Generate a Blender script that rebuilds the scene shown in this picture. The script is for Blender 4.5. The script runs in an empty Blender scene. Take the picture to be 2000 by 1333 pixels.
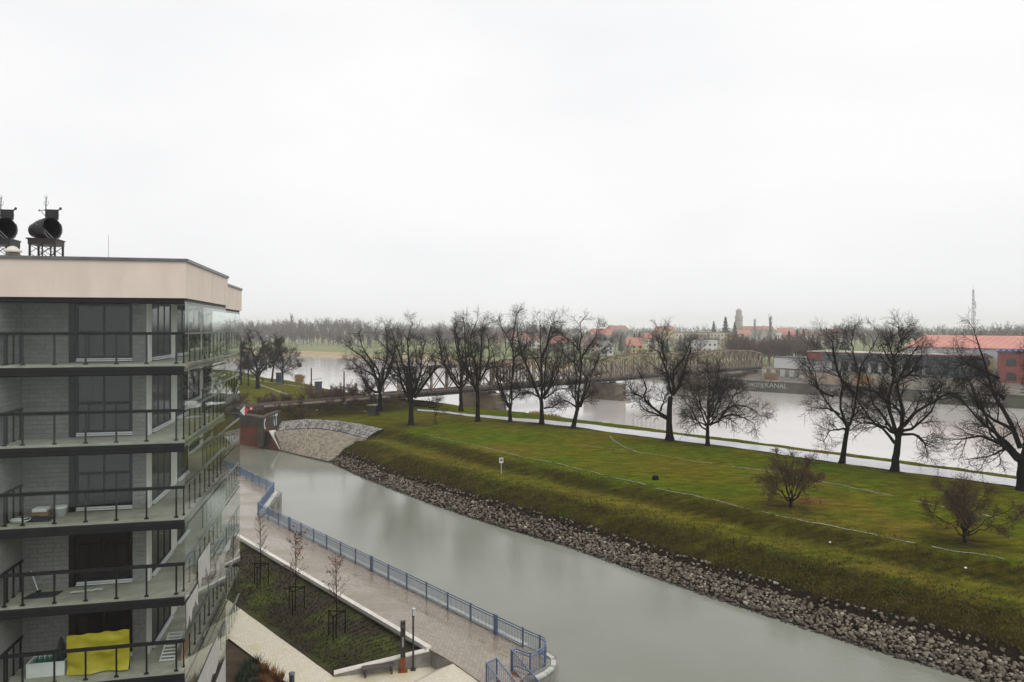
import bpy, bmesh, math, random
import numpy as np
from mathutils import Vector, Matrix, noise as mnoise
R = math.radians
random.seed(7)
rng = np.random.default_rng(11)
SC = bpy.context.scene
COL = SC.collection

# ------------------------------------------------------------------ camera, sky, sun, exposure
CAM_Z, FOC, HOR = 18.5, 1400.0, 640.0           # eye height above the water, focal length and horizon row of a 2000 px wide picture
cam = bpy.data.cameras.new('camera'); cam_o = bpy.data.objects.new('camera', cam); COL.objects.link(cam_o)
cam.sensor_width = 36.0; cam.lens = 36.0 * FOC / 2000.0; cam.shift_y = -(666.5 - HOR) / 2000.0
cam.clip_start = 0.2; cam.clip_end = 12000
cam_o.location = (0, 0, CAM_Z); cam_o.rotation_euler = (R(90), 0, 0)
SC.camera = cam_o
SUN_EL, SUN_AZ = R(52), R(125)
world = bpy.data.worlds.new('World'); SC.world = world; world.use_nodes = True
wn = world.node_tree; wn.nodes.clear()
def wnode(t, **k):
    n = wn.nodes.new(t)
    for a, b in k.items(): setattr(n, a, b)
    return n
w_out = wnode('ShaderNodeOutputWorld'); w_bg = wnode('ShaderNodeBackground')
w_sky = wnode('ShaderNodeTexSky', sky_type='NISHITA', sun_disc=False, sun_elevation=SUN_EL, sun_rotation=SUN_AZ)
w_sky.dust_density = 6.0; w_sky.air_density = 1.2
w_hsv = wnode('ShaderNodeHueSaturation'); w_hsv.inputs['Saturation'].default_value = 0.12; w_hsv.inputs['Value'].default_value = 0.08
wn.links.new(w_sky.outputs[0], w_hsv.inputs['Color'])
w_tc = wnode('ShaderNodeTexCoord'); w_map = wnode('ShaderNodeMapping'); w_map.inputs['Scale'].default_value = (1.0, 1.0, 2.6)
w_noi = wnode('ShaderNodeTexNoise'); w_noi.inputs['Scale'].default_value = 1.6; w_noi.inputs['Detail'].default_value = 4; w_noi.inputs['Roughness'].default_value = 0.45
w_ramp = wnode('ShaderNodeValToRGB')
w_ramp.color_ramp.elements[0].position = 0.30; w_ramp.color_ramp.elements[0].color = (0.835, 0.842, 0.86, 1)
w_ramp.color_ramp.elements[1].position = 0.66; w_ramp.color_ramp.elements[1].color = (0.975, 0.975, 0.98, 1)
wn.links.new(w_tc.outputs['Generated'], w_map.inputs[0]); wn.links.new(w_map.outputs[0], w_noi.inputs['Vector']); wn.links.new(w_noi.outputs[0], w_ramp.inputs[0])
w_mix = wnode('ShaderNodeMix', data_type='RGBA'); w_mix.inputs[0].default_value = 0.9
wn.links.new(w_hsv.outputs[0], w_mix.inputs[6]); wn.links.new(w_ramp.outputs[0], w_mix.inputs[7])
wn.links.new(w_mix.outputs[2], w_bg.inputs[0]); w_bg.inputs[1].default_value = 1.0
wn.links.new(w_bg.outputs[0], w_out.inputs[0])
sun = bpy.data.lights.new('sun', 'SUN'); sun.energy = 1.5; sun.angle = R(50); sun.color = (1.0, 0.98, 0.95)
sun_o = bpy.data.objects.new('sun', sun); COL.objects.link(sun_o); sun_o.rotation_euler = (R(90) - SUN_EL, 0, R(55)); sun_o.location = (20, -40, 80)
SC.view_settings.view_transform = 'Standard'; SC.view_settings.look = 'None'; SC.view_settings.exposure = 0.14; SC.view_settings.gamma = 1.0
SC.view_settings.use_curve_mapping = False
SC.cycles.max_bounces = 8; SC.cycles.transparent_max_bounces = 24; SC.cycles.volume_bounces = 3; SC.cycles.caustics_reflective = False; SC.cycles.caustics_refractive = False

# ------------------------------------------------------------------ helpers
def G(u, v, z):
    """point of the real ground plane at height z that the photograph shows at column u, row v"""
    d = (CAM_Z - z) * FOC / (v - HOR)
    return np.array([(u - 1000.0) / FOC * d, d, z])
def D(u, v, d):
    return np.array([(u - 1000.0) / FOC * d, d, CAM_Z - (v - HOR) / FOC * d])

MATS = {}
def _pr(name):
    m = bpy.data.materials.new(name); m.use_nodes = True
    t = m.node_tree; b = t.nodes['Principled BSDF']
    MATS[name] = m
    return m, t, b
def N(t, typ, **k):
    n = t.nodes.new(typ)
    for a, b in k.items(): setattr(n, a, b)
    return n
def col4(c): return (c[0], c[1], c[2], 1)
def mat(name, c1, c2=None, scale=4.0, rough=0.8, bump=0.0, spec=0.3, metal=0.0, rnd=0.0, world=False, stretch=None, lo=0.35, hi=0.65, detail=6, c3=None, s3=0.3, bscale=None, rough2=None):
    m, t, b = _pr(name)
    b.inputs['Roughness'].default_value = rough; b.inputs['Metallic'].default_value = metal; b.inputs['Specular IOR Level'].default_value = spec
    b.inputs['Base Color'].default_value = col4(c1)
    if c2 is None and not bump and not rnd: return m
    if world: src = N(t, 'ShaderNodeNewGeometry').outputs['Position']
    else: src = N(t, 'ShaderNodeTexCoord').outputs['Object']
    if not world and rnd:
        oi = N(t, 'ShaderNodeObjectInfo'); va = N(t, 'ShaderNodeVectorMath', operation='ADD'); sc = N(t, 'ShaderNodeVectorMath', operation='SCALE')
        co = N(t, 'ShaderNodeCombineXYZ')
        for i in range(3): t.links.new(oi.outputs['Random'], co.inputs[i])
        sc.inputs['Scale'].default_value = 57.0; t.links.new(co.outputs[0], sc.inputs[0]); t.links.new(src, va.inputs[0]); t.links.new(sc.outputs[0], va.inputs[1]); src = va.outputs[0]
    if stretch:
        mp = N(t, 'ShaderNodeMapping'); mp.inputs['Scale'].default_value = stretch; t.links.new(src, mp.inputs[0]); src = mp.outputs[0]
    no = N(t, 'ShaderNodeTexNoise'); no.inputs['Scale'].default_value = scale; no.inputs['Detail'].default_value = detail; no.inputs['Roughness'].default_value = 0.62
    t.links.new(src, no.inputs['Vector'])
    out = None
    if c2 is not None:
        rp = N(t, 'ShaderNodeValToRGB'); rp.color_ramp.elements[0].position = lo; rp.color_ramp.elements[1].position = hi
        rp.color_ramp.elements[0].color = col4(c1); rp.color_ramp.elements[1].color = col4(c2)
        t.links.new(no.outputs[0], rp.inputs[0]); out = rp.outputs[0]
        if c3 is not None:
            n3 = N(t, 'ShaderNodeTexNoise'); n3.inputs['Scale'].default_value = s3; n3.inputs['Detail'].default_value = 5
            t.links.new(src, n3.inputs['Vector']); r3 = N(t, 'ShaderNodeValToRGB'); r3.color_ramp.elements[0].position = 0.48; r3.color_ramp.elements[1].position = 0.68
            t.links.new(n3.outputs[0], r3.inputs[0]); mx = N(t, 'ShaderNodeMix', data_type='RGBA'); t.links.new(r3.outputs[0], mx.inputs[0]); t.links.new(out, mx.inputs[6]); mx.inputs[7].default_value = col4(c3); out = mx.outputs[2]
            if rough2 is not None:
                mr = N(t, 'ShaderNodeMapRange'); mr.inputs['To Min'].default_value = rough; mr.inputs['To Max'].default_value = rough2
                t.links.new(r3.outputs[0], mr.inputs[0]); t.links.new(mr.outputs[0], b.inputs['Roughness'])
    if rnd:
        oi2 = N(t, 'ShaderNodeObjectInfo'); mr = N(t, 'ShaderNodeMapRange'); mr.inputs['To Min'].default_value = 1 - rnd; mr.inputs['To Max'].default_value = 1 + rnd
        t.links.new(oi2.outputs['Random'], mr.inputs[0]); hs = N(t, 'ShaderNodeHueSaturation'); t.links.new(mr.outputs[0], hs.inputs['Value'])
        if out is not None: t.links.new(out, hs.inputs['Color'])
        else: hs.inputs['Color'].default_value = col4(c1)
        out = hs.outputs[0]
    if out is not None: t.links.new(out, b.inputs['Base Color'])
    if bump:
        nb = no
        if bscale:
            nb = N(t, 'ShaderNodeTexNoise'); nb.inputs['Scale'].default_value = bscale; nb.inputs['Detail'].default_value = 4; t.links.new(src, nb.inputs['Vector'])
        bp = N(t, 'ShaderNodeBump'); bp.inputs['Strength'].default_value = min(1.0, bump); bp.inputs['Distance'].default_value = 0.05 if bump <= 1 else 0.05 * bump
        t.links.new(nb.outputs[0], bp.inputs['Height']); t.links.new(bp.outputs[0], b.inputs['Normal'])
    return m

def link(name, me, material, parent=None):
    o = bpy.data.objects.new(name, me); COL.objects.link(o)
    if material is not None and len(me.materials) == 0: me.materials.append(material)
    if parent is not None: o.parent = parent
    return o
def make_mesh(name, V, F, smooth=False):
    me = bpy.data.meshes.new(name)
    me.from_pydata([tuple(map(float, v)) for v in V], [], [tuple(f) for f in F])
    if smooth: me.polygons.foreach_set('use_smooth', [True] * len(me.polygons))
    me.update(); return me
def np_mesh(name, V, quads=None, tris=None, smooth=False):
    """fast mesh from arrays"""
    me = bpy.data.meshes.new(name)
    V = np.asarray(V, dtype=np.float32).reshape(-1, 3)
    nq = 0 if quads is None else len(quads); nt = 0 if tris is None else len(tris)
    li = []; 
    if nq: li.append(np.asarray(quads, dtype=np.int32).ravel())
    if nt: li.append(np.asarray(tris, dtype=np.int32).ravel())
    li = np.concatenate(li)
    st = np.concatenate([np.arange(nq) * 4, nq * 4 + np.arange(nt) * 3]).astype(np.int32)
    me.vertices.add(len(V)); me.vertices.foreach_set('co', V.ravel())
    me.loops.add(len(li)); me.loops.foreach_set('vertex_index', li)
    me.polygons.add(nq + nt); me.polygons.foreach_set('loop_start', st)
    me.update(calc_edges=True); me.validate()
    if smooth: me.polygons.foreach_set('use_smooth', np.ones(nq + nt, dtype=bool))
    return me

class MB:
    def __init__(s): s.v = []; s.f = []
    def add(s, V, F):
        n = len(s.v); s.v += [tuple(map(float, p)) for p in V]; s.f += [tuple(i + n for i in f) for f in F]; return s
    def box(s, x0, x1, y0, y1, z0, z1):
        return s.add([(x0,y0,z0),(x1,y0,z0),(x1,y1,z0),(x0,y1,z0),(x0,y0,z1),(x1,y0,z1),(x1,y1,z1),(x0,y1,z1)],
                     [(0,3,2,1),(4,5,6,7),(0,1,5,4),(1,2,6,5),(2,3,7,6),(3,0,4,7)])
    def bar(s, a, b, w, h=None, up=(0, 0, 1)):
        """rectangular bar from a to b"""
        h = h or w; a = Vector(a); b = Vector(b); t = (b - a)
        if t.length < 1e-6: return s
        t.normalize(); up = Vector(up)
        if abs(t.dot(up)) > 0.98: up = Vector((0, 1, 0)) if abs(t.y) < 0.9 else Vector((1, 0, 0))
        x = t.cross(up).normalized(); y = x.cross(t).normalized()
        P = []
        for p in (a, b):
            for sx, sy in ((-1,-1),(1,-1),(1,1),(-1,1)): P.append(p + x * (sx * w / 2) + y * (sy * h / 2))
        return s.add(P, [(0,3,2,1),(4,5,6,7),(0,1,5,4),(1,2,6,5),(2,3,7,6),(3,0,4,7)])
    def tube(s, pts, rad, n=8, cap=True):
        pts = [Vector(p) for p in pts]
        if not hasattr(rad, '__len__'): rad = [rad] * len(pts)
        base = len(s.v); V = []; F = []
        for i, p in enumerate(pts):
            t = (pts[min(i + 1, len(pts) - 1)] - pts[max(i - 1, 0)]).normalized()
            ref = Vector((0, 0, 1)) if abs(t.z) < 0.9 else Vector((1, 0, 0))
            x = t.cross(ref).normalized(); y = x.cross(t)
            for k in range(n):
                a = 2 * math.pi * k / n; V.append(p + (x * math.cos(a) + y * math.sin(a)) * rad[i])
        for i in range(len(pts) - 1):
            for k in range(n):
                k2 = (k + 1) % n; F.append((i*n+k, (i+1)*n+k, (i+1)*n+k2, i*n+k2))
        if cap: F.append(tuple(range(n))); F.append(tuple(reversed(range((len(pts)-1)*n, len(pts)*n))))
        return s.add(V, F)
    def lathe(s, prof, n=16, c=(0, 0, 0)):
        V = []; F = []
        for r, z in prof:
            for k in range(n):
                a = 2 * math.pi * k / n; V.append((c[0] + r * math.cos(a), c[1] + r * math.sin(a), c[2] + z))
        for i in range(len(prof) - 1):
            for k in range(n):
                k2 = (k + 1) % n; F.append((i*n+k, i*n+k2, (i+1)*n+k2, (i+1)*n+k))
        F.append(tuple(reversed(range(n)))); F.append(tuple(range((len(prof)-1)*n, len(prof)*n)))
        return s.add(V, F)
    def prism(s, poly, z0, z1):
        n = len(poly)
        return s.add([(p[0], p[1], z0) for p in poly] + [(p[0], p[1], z1) for p in poly],
                     [tuple(reversed(range(n))), tuple(range(n, 2*n))] + [(i, (i+1) % n, n + (i+1) % n, n + i) for i in range(n)])
    def build(s, name, material, parent=None, smooth=False):
        me = make_mesh(name, s.v, s.f, smooth)
        bm = bmesh.new(); bm.from_mesh(me); bmesh.ops.recalc_face_normals(bm, faces=bm.faces); bm.to_mesh(me); bm.free()
        return link(name, me, material, parent)
def tag(o, label=None, cat=None, group=None, kind=None):
    if label: o['label'] = label
    if cat: o['category'] = cat
    if group: o['group'] = group
    if kind: o['kind'] = kind
    return o
def root(name, loc, rz=0.0, label=None, cat=None, group=None):
    o = bpy.data.objects.new(name, None); COL.objects.link(o); o.location = tuple(map(float, loc)); o.rotation_euler = (0, 0, rz); o.empty_display_size = 0.3
    return tag(o, label, cat, group)
def copy_tree(o, loc, rz=0.0, scale=None, label=None, group=None):
    c = o.copy(); COL.objects.link(c); c.location = tuple(map(float, loc)); c.rotation_euler = (0, 0, rz)
    if scale is not None: c.scale = scale if hasattr(scale, '__len__') else (scale,) * 3
    for ch in o.children:
        k = ch.copy(); COL.objects.link(k); k.parent = c
        for g in ch.children:
            q = g.copy(); COL.objects.link(q); q.parent = k
    if label: c['label'] = label
    if group: c['group'] = group
    return c
def text_mesh(name, body, size, bold=0.0, extrude=0.0):
    cu = bpy.data.curves.new(name, 'FONT'); cu.body = body; cu.size = size; cu.offset = bold; cu.extrude = extrude; cu.align_x = 'LEFT'; cu.resolution_u = 3
    ob = bpy.data.objects.new(name, cu); COL.objects.link(ob)
    dg = bpy.context.evaluated_depsgraph_get(); me = bpy.data.meshes.new_from_object(ob.evaluated_get(dg))
    bpy.data.objects.remove(ob); bpy.data.curves.remove(cu); me.name = name
    return me
def seg_dist(P, L):
    """distance of points P (n,2) to polyline L and the signed side of the nearest segment (left positive)"""
    L = np.asarray(L, float); best = np.full(len(P), 1e9); side = np.zeros(len(P)); ts = np.zeros(len(P)); acc = 0.0
    for a, b in zip(L[:-1], L[1:]):
        ab = b - a; ln = np.hypot(*ab); t = np.clip(((P - a) @ ab) / (ln * ln), 0, 1); q = a + t[:, None] * ab; dd = np.hypot(*(P - q).T)
        cr = ab[0] * (P[:, 1] - a[1]) - ab[1] * (P[:, 0] - a[0])
        m = dd < best - 1e-9; best[m] = dd[m]; side[m] = np.sign(cr[m]); ts[m] = acc + t[m] * ln; acc += ln
    return best * side, ts
def resample(L, step):
    L = np.asarray(L, float); s = np.concatenate([[0], np.cumsum(np.linalg.norm(np.diff(L, axis=0), axis=1))]); n = max(2, int(round(s[-1] / step)) + 1)
    q = np.linspace(0, s[-1], n); return np.stack([np.interp(q, s, L[:, k]) for k in range(L.shape[1])], 1)
def vnoise(P, sc, seed=0.0):
    return np.array([mnoise.noise(Vector((p[0] * sc + seed, p[1] * sc - seed, seed * 1.7))) for p in P])

# ------------------------------------------------------------------ materials
def mat_grass():
    m, t, b = _pr('grass'); b.inputs['Roughness'].default_value = 1.0; b.inputs['Specular IOR Level'].default_value = 0.0
    pos = N(t, 'ShaderNodeNewGeometry').outputs['Position']
    def noi(s, det=6, st=None):
        src = pos
        if st:
            mp = N(t, 'ShaderNodeMapping'); mp.inputs['Scale'].default_value = st; mp.inputs['Rotation'].default_value = (0, 0, R(50)); t.links.new(pos, mp.inputs[0]); src = mp.outputs[0]
        n = N(t, 'ShaderNodeTexNoise'); n.inputs['Scale'].default_value = s; n.inputs['Detail'].default_value = det; n.inputs['Roughness'].default_value = 0.65; t.links.new(src, n.inputs['Vector']); return n.outputs[0]
    def ramp(x, lo, hi, c0=(0,0,0), c1=(1,1,1)):
        r = N(t, 'ShaderNodeValToRGB'); r.color_ramp.elements[0].position = lo; r.color_ramp.elements[1].position = hi; r.color_ramp.elements[0].color = col4(c0); r.color_ramp.elements[1].color = col4(c1); t.links.new(x, r.inputs[0]); return r.outputs[0]
    def mix(f, a, c):
        x = N(t, 'ShaderNodeMix', data_type='RGBA'); 
        if hasattr(f, 'links'): t.links.new(f, x.inputs[0])
        else: x.inputs[0].default_value = f
        for s, k in ((a, 6), (c, 7)):
            if hasattr(s, 'links'): t.links.new(s, x.inputs[k])
            else: x.inputs[k].default_value = col4(s)
        return x.outputs[2]
    basec = ramp(noi(0.10, 7), 0.36, 0.62, (0.126, 0.116, 0.008), (0.080, 0.130, 0.006))
    basec = mix(ramp(noi(0.055, 5), 0.50, 0.66), basec, (0.165, 0.128, 0.020))
    basec = mix(ramp(noi(0.4, 6), 0.56, 0.72), basec, (0.066, 0.112, 0.008))
    at = N(t, 'ShaderNodeAttribute', attribute_name='dead')
    dn = N(t, 'ShaderNodeMath', operation='MULTIPLY'); t.links.new(at.outputs['Fac'], dn.inputs[0]); t.links.new(ramp(noi(0.33, 7, (0.35, 1.2, 1)), 0.22, 0.46), dn.inputs[1])
    dead = ramp(noi(1.2, 8), 0.3, 0.7, (0.018, 0.0145, 0.003), (0.052, 0.042, 0.007))
    bn = N(t, 'ShaderNodeAttribute', attribute_name='bench'); bm_ = N(t, 'ShaderNodeMath', operation='MULTIPLY'); t.links.new(bn.outputs['Fac'], bm_.inputs[0]); t.links.new(ramp(noi(0.25, 6, (0.3, 1.4, 1)), 0.3, 0.6), bm_.inputs[1])
    basec = mix(bm_.outputs[0], basec, (0.150, 0.118, 0.020))
    basec = mix(dn.outputs[0], basec, dead)
    so = N(t, 'ShaderNodeAttribute', attribute_name='soil_and_shade'); sm = N(t, 'ShaderNodeMath', operation='MULTIPLY', use_clamp=True); t.links.new(so.outputs['Fac'], sm.inputs[0]); t.links.new(ramp(noi(0.8, 7), 0.30, 0.55, (.06,.06,.06), (1,1,1)), sm.inputs[1])
    basec = mix(sm.outputs[0], basec, (0.020, 0.015, 0.010))  # bare earth tone, kept near black to paint the shaded undercut above the stones
    fine = ramp(noi(7.0, 8), 0.28, 0.74, (0.52, 0.52, 0.52), (1.32, 1.32, 1.32))
    mot = ramp(noi(1.1, 8, (0.6, 1.2, 1)), 0.30, 0.70, (0.48, 0.50, 0.48), (1.5, 1.46, 1.4)); m0 = N(t, 'ShaderNodeMix', data_type='RGBA', blend_type='MULTIPLY'); m0.inputs[0].default_value = 1.0; t.links.new(basec, m0.inputs[6]); t.links.new(mot, m0.inputs[7]); basec = m0.outputs[2]
    mu = N(t, 'ShaderNodeMix', data_type='RGBA', blend_type='MULTIPLY'); mu.inputs[0].default_value = 1.0; t.links.new(basec, mu.inputs[6]); t.links.new(fine, mu.inputs[7])
    t.links.new(mu.outputs[2], b.inputs['Base Color'])
    bp = N(t, 'ShaderNodeBump'); bp.inputs['Strength'].default_value = 0.9; bp.inputs['Distance'].default_value = 0.22; t.links.new(noi(2.6, 8), bp.inputs['Height']); t.links.new(bp.outputs[0], b.inputs['Normal'])
    return m
GRASS = mat_grass()
def mat_water(name, c1, c2, rough, s1, s2, bs, dist=0.02):
    m, t, b = _pr(name); b.inputs['IOR'].default_value = 1.33; b.inputs['Specular IOR Level'].default_value = 0.5
    pos = N(t, 'ShaderNodeNewGeometry').outputs['Position']
    n1 = N(t, 'ShaderNodeTexNoise'); n1.inputs['Scale'].default_value = s1; n1.inputs['Detail'].default_value = 5; t.links.new(pos, n1.inputs['Vector'])
    rp = N(t, 'ShaderNodeValToRGB'); rp.color_ramp.elements[0].position = 0.35; rp.color_ramp.elements[1].position = 0.65; rp.color_ramp.elements[0].color = col4(c1); rp.color_ramp.elements[1].color = col4(c2)
    t.links.new(n1.outputs[0], rp.inputs[0]); t.links.new(rp.outputs[0], b.inputs['Base Color'])
    mr = N(t, 'ShaderNodeMapRange'); mr.inputs['To Min'].default_value = rough * 0.7; mr.inputs['To Max'].default_value = rough * 1.4; t.links.new(n1.outputs[0], mr.inputs[0]); t.links.new(mr.outputs[0], b.inputs['Roughness'])
    mp = N(t, 'ShaderNodeMapping'); mp.inputs['Scale'].default_value = bs; t.links.new(pos, mp.inputs[0])
    n2 = N(t, 'ShaderNodeTexNoise'); n2.inputs['Scale'].default_value = s2; n2.inputs['Detail'].default_value = 5; t.links.new(mp.outputs[0], n2.inputs['Vector'])
    bp = N(t, 'ShaderNodeBump'); bp.inputs['Strength'].default_value = 0.35; bp.inputs['Distance'].default_value = dist; t.links.new(n2.outputs[0], bp.inputs['Height']); t.links.new(bp.outputs[0], b.inputs['Normal'])
    return m
WATER_C = mat_water('canal_water', (0.160, 0.167, 0.132), (0.215, 0.222, 0.185), 0.05, 0.05, 3.4, (1, 1, 1), 0.030)
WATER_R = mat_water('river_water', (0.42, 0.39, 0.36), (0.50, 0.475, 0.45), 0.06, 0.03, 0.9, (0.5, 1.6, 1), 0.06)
def mat_glass(name, tint, f0=0.04, gain=0.96):
    m, t, b = _pr(name); t.nodes.remove(b); out = t.nodes['Material Output']
    tr = N(t, 'ShaderNodeBsdfTransparent'); tr.inputs[0].default_value = col4(tint); gl = N(t, 'ShaderNodeBsdfGlossy'); gl.inputs['Roughness'].default_value = 0.015; gl.inputs['Color'].default_value = (0.95, 1, 0.98, 1)
    lw = N(t, 'ShaderNodeLayerWeight'); lw.inputs[0].default_value = 0.5; pw = N(t, 'ShaderNodeMath', operation='POWER'); pw.inputs[1].default_value = 5.0; t.links.new(lw.outputs['Facing'], pw.inputs[0])
    ma = N(t, 'ShaderNodeMath', operation='MULTIPLY_ADD'); ma.inputs[1].default_value = gain; ma.inputs[2].default_value = f0; t.links.new(pw.outputs[0], ma.inputs[0])
    mx = N(t, 'ShaderNodeMixShader'); t.links.new(ma.outputs[0], mx.inputs[0]); t.links.new(tr.outputs[0], mx.inputs[1]); t.links.new(gl.outputs[0], mx.inputs[2]); t.links.new(mx.outputs[0], out.inputs[0])
    return m
GLASS = mat_glass('balcony_glass', (0.955, 0.970, 0.963), 0.016, 0.6)
def mat_pane(name, c=(0.012, 0.013, 0.015), f0=0.12):
    m, t, b = _pr(name); out = t.nodes['Material Output']; b.inputs['Base Color'].default_value = col4(c); b.inputs['Roughness'].default_value = 0.4; b.inputs['Specular IOR Level'].default_value = 0.0
    gl = N(t, 'ShaderNodeBsdfGlossy'); gl.inputs['Roughness'].default_value = 0.085
    lw = N(t, 'ShaderNodeLayerWeight'); lw.inputs[0].default_value = 0.5; pw = N(t, 'ShaderNodeMath', operation='POWER'); pw.inputs[1].default_value = 5.0; t.links.new(lw.outputs['Facing'], pw.inputs[0])
    ma = N(t, 'ShaderNodeMath', operation='MULTIPLY_ADD'); ma.inputs[1].default_value = 0.85; ma.inputs[2].default_value = f0; t.links.new(pw.outputs[0], ma.inputs[0])
    mx = N(t, 'ShaderNodeMixShader'); t.links.new(ma.outputs[0], mx.inputs[0]); t.links.new(b.outputs[0], mx.inputs[1]); t.links.new(gl.outputs[0], mx.inputs[2]); t.links.new(mx.outputs[0], out.inputs[0])
    return m
PANE = mat_pane('window_pane', f0=.05); PANE_FAR = mat_pane('far_window_pane', (0.03, 0.032, 0.036), 0.05)
PLASTER = mat('beige_plaster', (0.62, 0.53, 0.455), (0.68, 0.59, 0.51), 0.9, 0.9, 0.2, stretch=(.9, .9, .4), c3=(0.60, 0.515, 0.44), s3=1.3)
TRIM = mat('dark_steel_trim', (0.008, 0.0085, 0.0095), (0.014, 0.0145, 0.016), 3, 0.5, spec=0.3)
CAPM = mat('zinc_cap', (0.075, 0.078, 0.078), (0.12, 0.122, 0.12), 2, 0.4, spec=0.6)
FRAME = mat('anthracite_frame', (0.007, 0.0075, 0.009), None, rough=0.5, spec=0.3)
SLAB = mat('balcony_concrete', (0.25, 0.25, 0.20), (0.36, 0.36, 0.29), 1.6, 0.85, 0.2, bscale=30, rnd=0.05)
CEIL = mat('balcony_soffit', (0.22, 0.22, 0.21), (0.28, 0.28, 0.27), 2, 0.9)
BLOCK = mat('grey_facing_block', (0.19, 0.188, 0.180), (0.25, 0.248, 0.238), 7, 0.9, 0.3, rnd=0.10, bscale=60)
JOINT = mat('block_joint', (0.10, 0.10, 0.095), (0.14, 0.14, 0.13), 9, 0.95)
RENDERW = mat('light_render', (0.50, 0.49, 0.45), (0.58, 0.57, 0.53), 2, 0.9)
ALU = mat('pale_threshold', (0.55, 0.56, 0.57), (0.65, 0.66, 0.67), 4, 0.4, spec=0.5)
IRON = mat('black_iron', (0.008, 0.008, 0.010), (0.02, 0.0195, 0.021), 6, 0.5, spec=0.35)
BARK = mat('dark_wet_bark', (0.005, 0.004, 0.0035), (0.017, 0.014, 0.011), 5, 0.9, 0.8, stretch=(1, 1, 0.25), rnd=0.12, spec=0.03)
TWIG = mat('dark_twig', (0.010, 0.008, 0.0065), (0.024, 0.019, 0.015), 2, 0.9, rnd=0.12, spec=0.03)
TWIG_RED = mat('reddish_twig', (0.050, 0.024, 0.013), (0.082, 0.042, 0.023), 2, 0.9, rnd=0.15)
TWIG_FAR = mat('far_twig', (0.095, 0.082, 0.078), (0.15, 0.13, 0.125), 0.4, 0.95, rnd=0.3)  # paled so the colour itself carries part of the distance haze
CONIFER = mat('conifer_needles', (0.020, 0.030, 0.016), (0.040, 0.055, 0.028), 0.8, 0.95, rnd=0.25)
MISTLE = mat('mistletoe_leaf', (0.055, 0.058, 0.020), (0.085, 0.085, 0.035), 3, 0.9)
LEAF_BR = mat('dry_leaf', (0.12, 0.055, 0.028), (0.22, 0.10, 0.05), 4, 0.9, rnd=0.1)
LEAF_YE = mat('yellow_blossom', (0.45, 0.36, 0.06), (0.60, 0.50, 0.10), 1, 0.9)
REED = mat('dry_reed', (0.22, 0.13, 0.055), (0.36, 0.23, 0.10), 2, 0.95, rnd=0.2)
def mat_stone(name, stops):
    m, t, b = _pr(name); b.inputs['Roughness'].default_value = 0.85; b.inputs['Specular IOR Level'].default_value = 0.3
    ge = N(t, 'ShaderNodeNewGeometry'); oi = N(t, 'ShaderNodeObjectInfo'); ad = N(t, 'ShaderNodeMath', operation='ADD'); fr = N(t, 'ShaderNodeMath', operation='FRACT')
    t.links.new(ge.outputs['Random Per Island'], ad.inputs[0]); t.links.new(oi.outputs['Random'], ad.inputs[1]); t.links.new(ad.outputs[0], fr.inputs[0])
    rp = N(t, 'ShaderNodeValToRGB'); e = rp.color_ramp.elements; e[0].position = stops[0][0]; e[0].color = col4(stops[0][1]); e[1].position = stops[-1][0]; e[1].color = col4(stops[-1][1])
    for p_, c in stops[1:-1]: x = e.new(p_); x.color = col4(c)
    t.links.new(fr.outputs[0], rp.inputs[0]); no = N(t, 'ShaderNodeTexNoise'); no.inputs['Scale'].default_value = 9; no.inputs['Detail'].default_value = 6; t.links.new(ge.outputs['Position'], no.inputs['Vector'])
    mr = N(t, 'ShaderNodeMapRange'); mr.inputs['To Min'].default_value = 0.5; mr.inputs['To Max'].default_value = 1.5; t.links.new(no.outputs[0], mr.inputs[0]); hs = N(t, 'ShaderNodeHueSaturation'); t.links.new(mr.outputs[0], hs.inputs['Value']); t.links.new(rp.outputs[0], hs.inputs['Color'])
    sx = N(t, 'ShaderNodeSeparateXYZ'); t.links.new(ge.outputs['Position'], sx.inputs[0]); wr_ = N(t, 'ShaderNodeMapRange'); wr_.inputs['From Min'].default_value = 0.10; wr_.inputs['From Max'].default_value = 0.34; wr_.inputs['To Min'].default_value = 0.45; wr_.inputs['To Max'].default_value = 1.0; t.links.new(sx.outputs['Z'], wr_.inputs[0])
    h2 = N(t, 'ShaderNodeHueSaturation'); t.links.new(wr_.outputs[0], h2.inputs['Value']); t.links.new(hs.outputs[0], h2.inputs['Color']); t.links.new(h2.outputs[0], b.inputs['Base Color'])
    return m
STONE = mat_stone('riprap_stone', ((0, (0.062, 0.049, 0.033)), (0.35, (0.105, 0.086, 0.061)), (0.65, (0.15, 0.127, 0.094)), (0.88, (0.20, 0.175, 0.137)), (1, (0.32, 0.288, 0.235))))
ASPHALT = mat('wet_path', (0.42, 0.41, 0.425), (0.52, 0.51, 0.525), 0.6, 0.2, 0.15, spec=0.9, world=True, bscale=20)
LINE = mat('pale_gravel_line', (0.14, 0.14, 0.085), (0.30, 0.29, 0.23), 2.2, 0.9, world=True)
CONC = mat('grey_concrete', (0.17, 0.165, 0.145), (0.30, 0.29, 0.26), 1.1, 0.85, 0.3, world=True, bscale=12, c3=(0.10, 0.095, 0.08), s3=0.7)
CONC_L = mat('pale_concrete', (0.42, 0.40, 0.36), (0.55, 0.53, 0.48), 2.0, 0.8, 0.2, world=True, bscale=25)
BLUE = mat('blue_paint', (0.085, 0.125, 0.21), (0.14, 0.18, 0.27), 6, 0.45, spec=0.5)
RUST = mat('rust_steel', (0.16, 0.035, 0.012), (0.24, 0.065, 0.022), 5, 0.8, 0.3, bscale=30)
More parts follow.
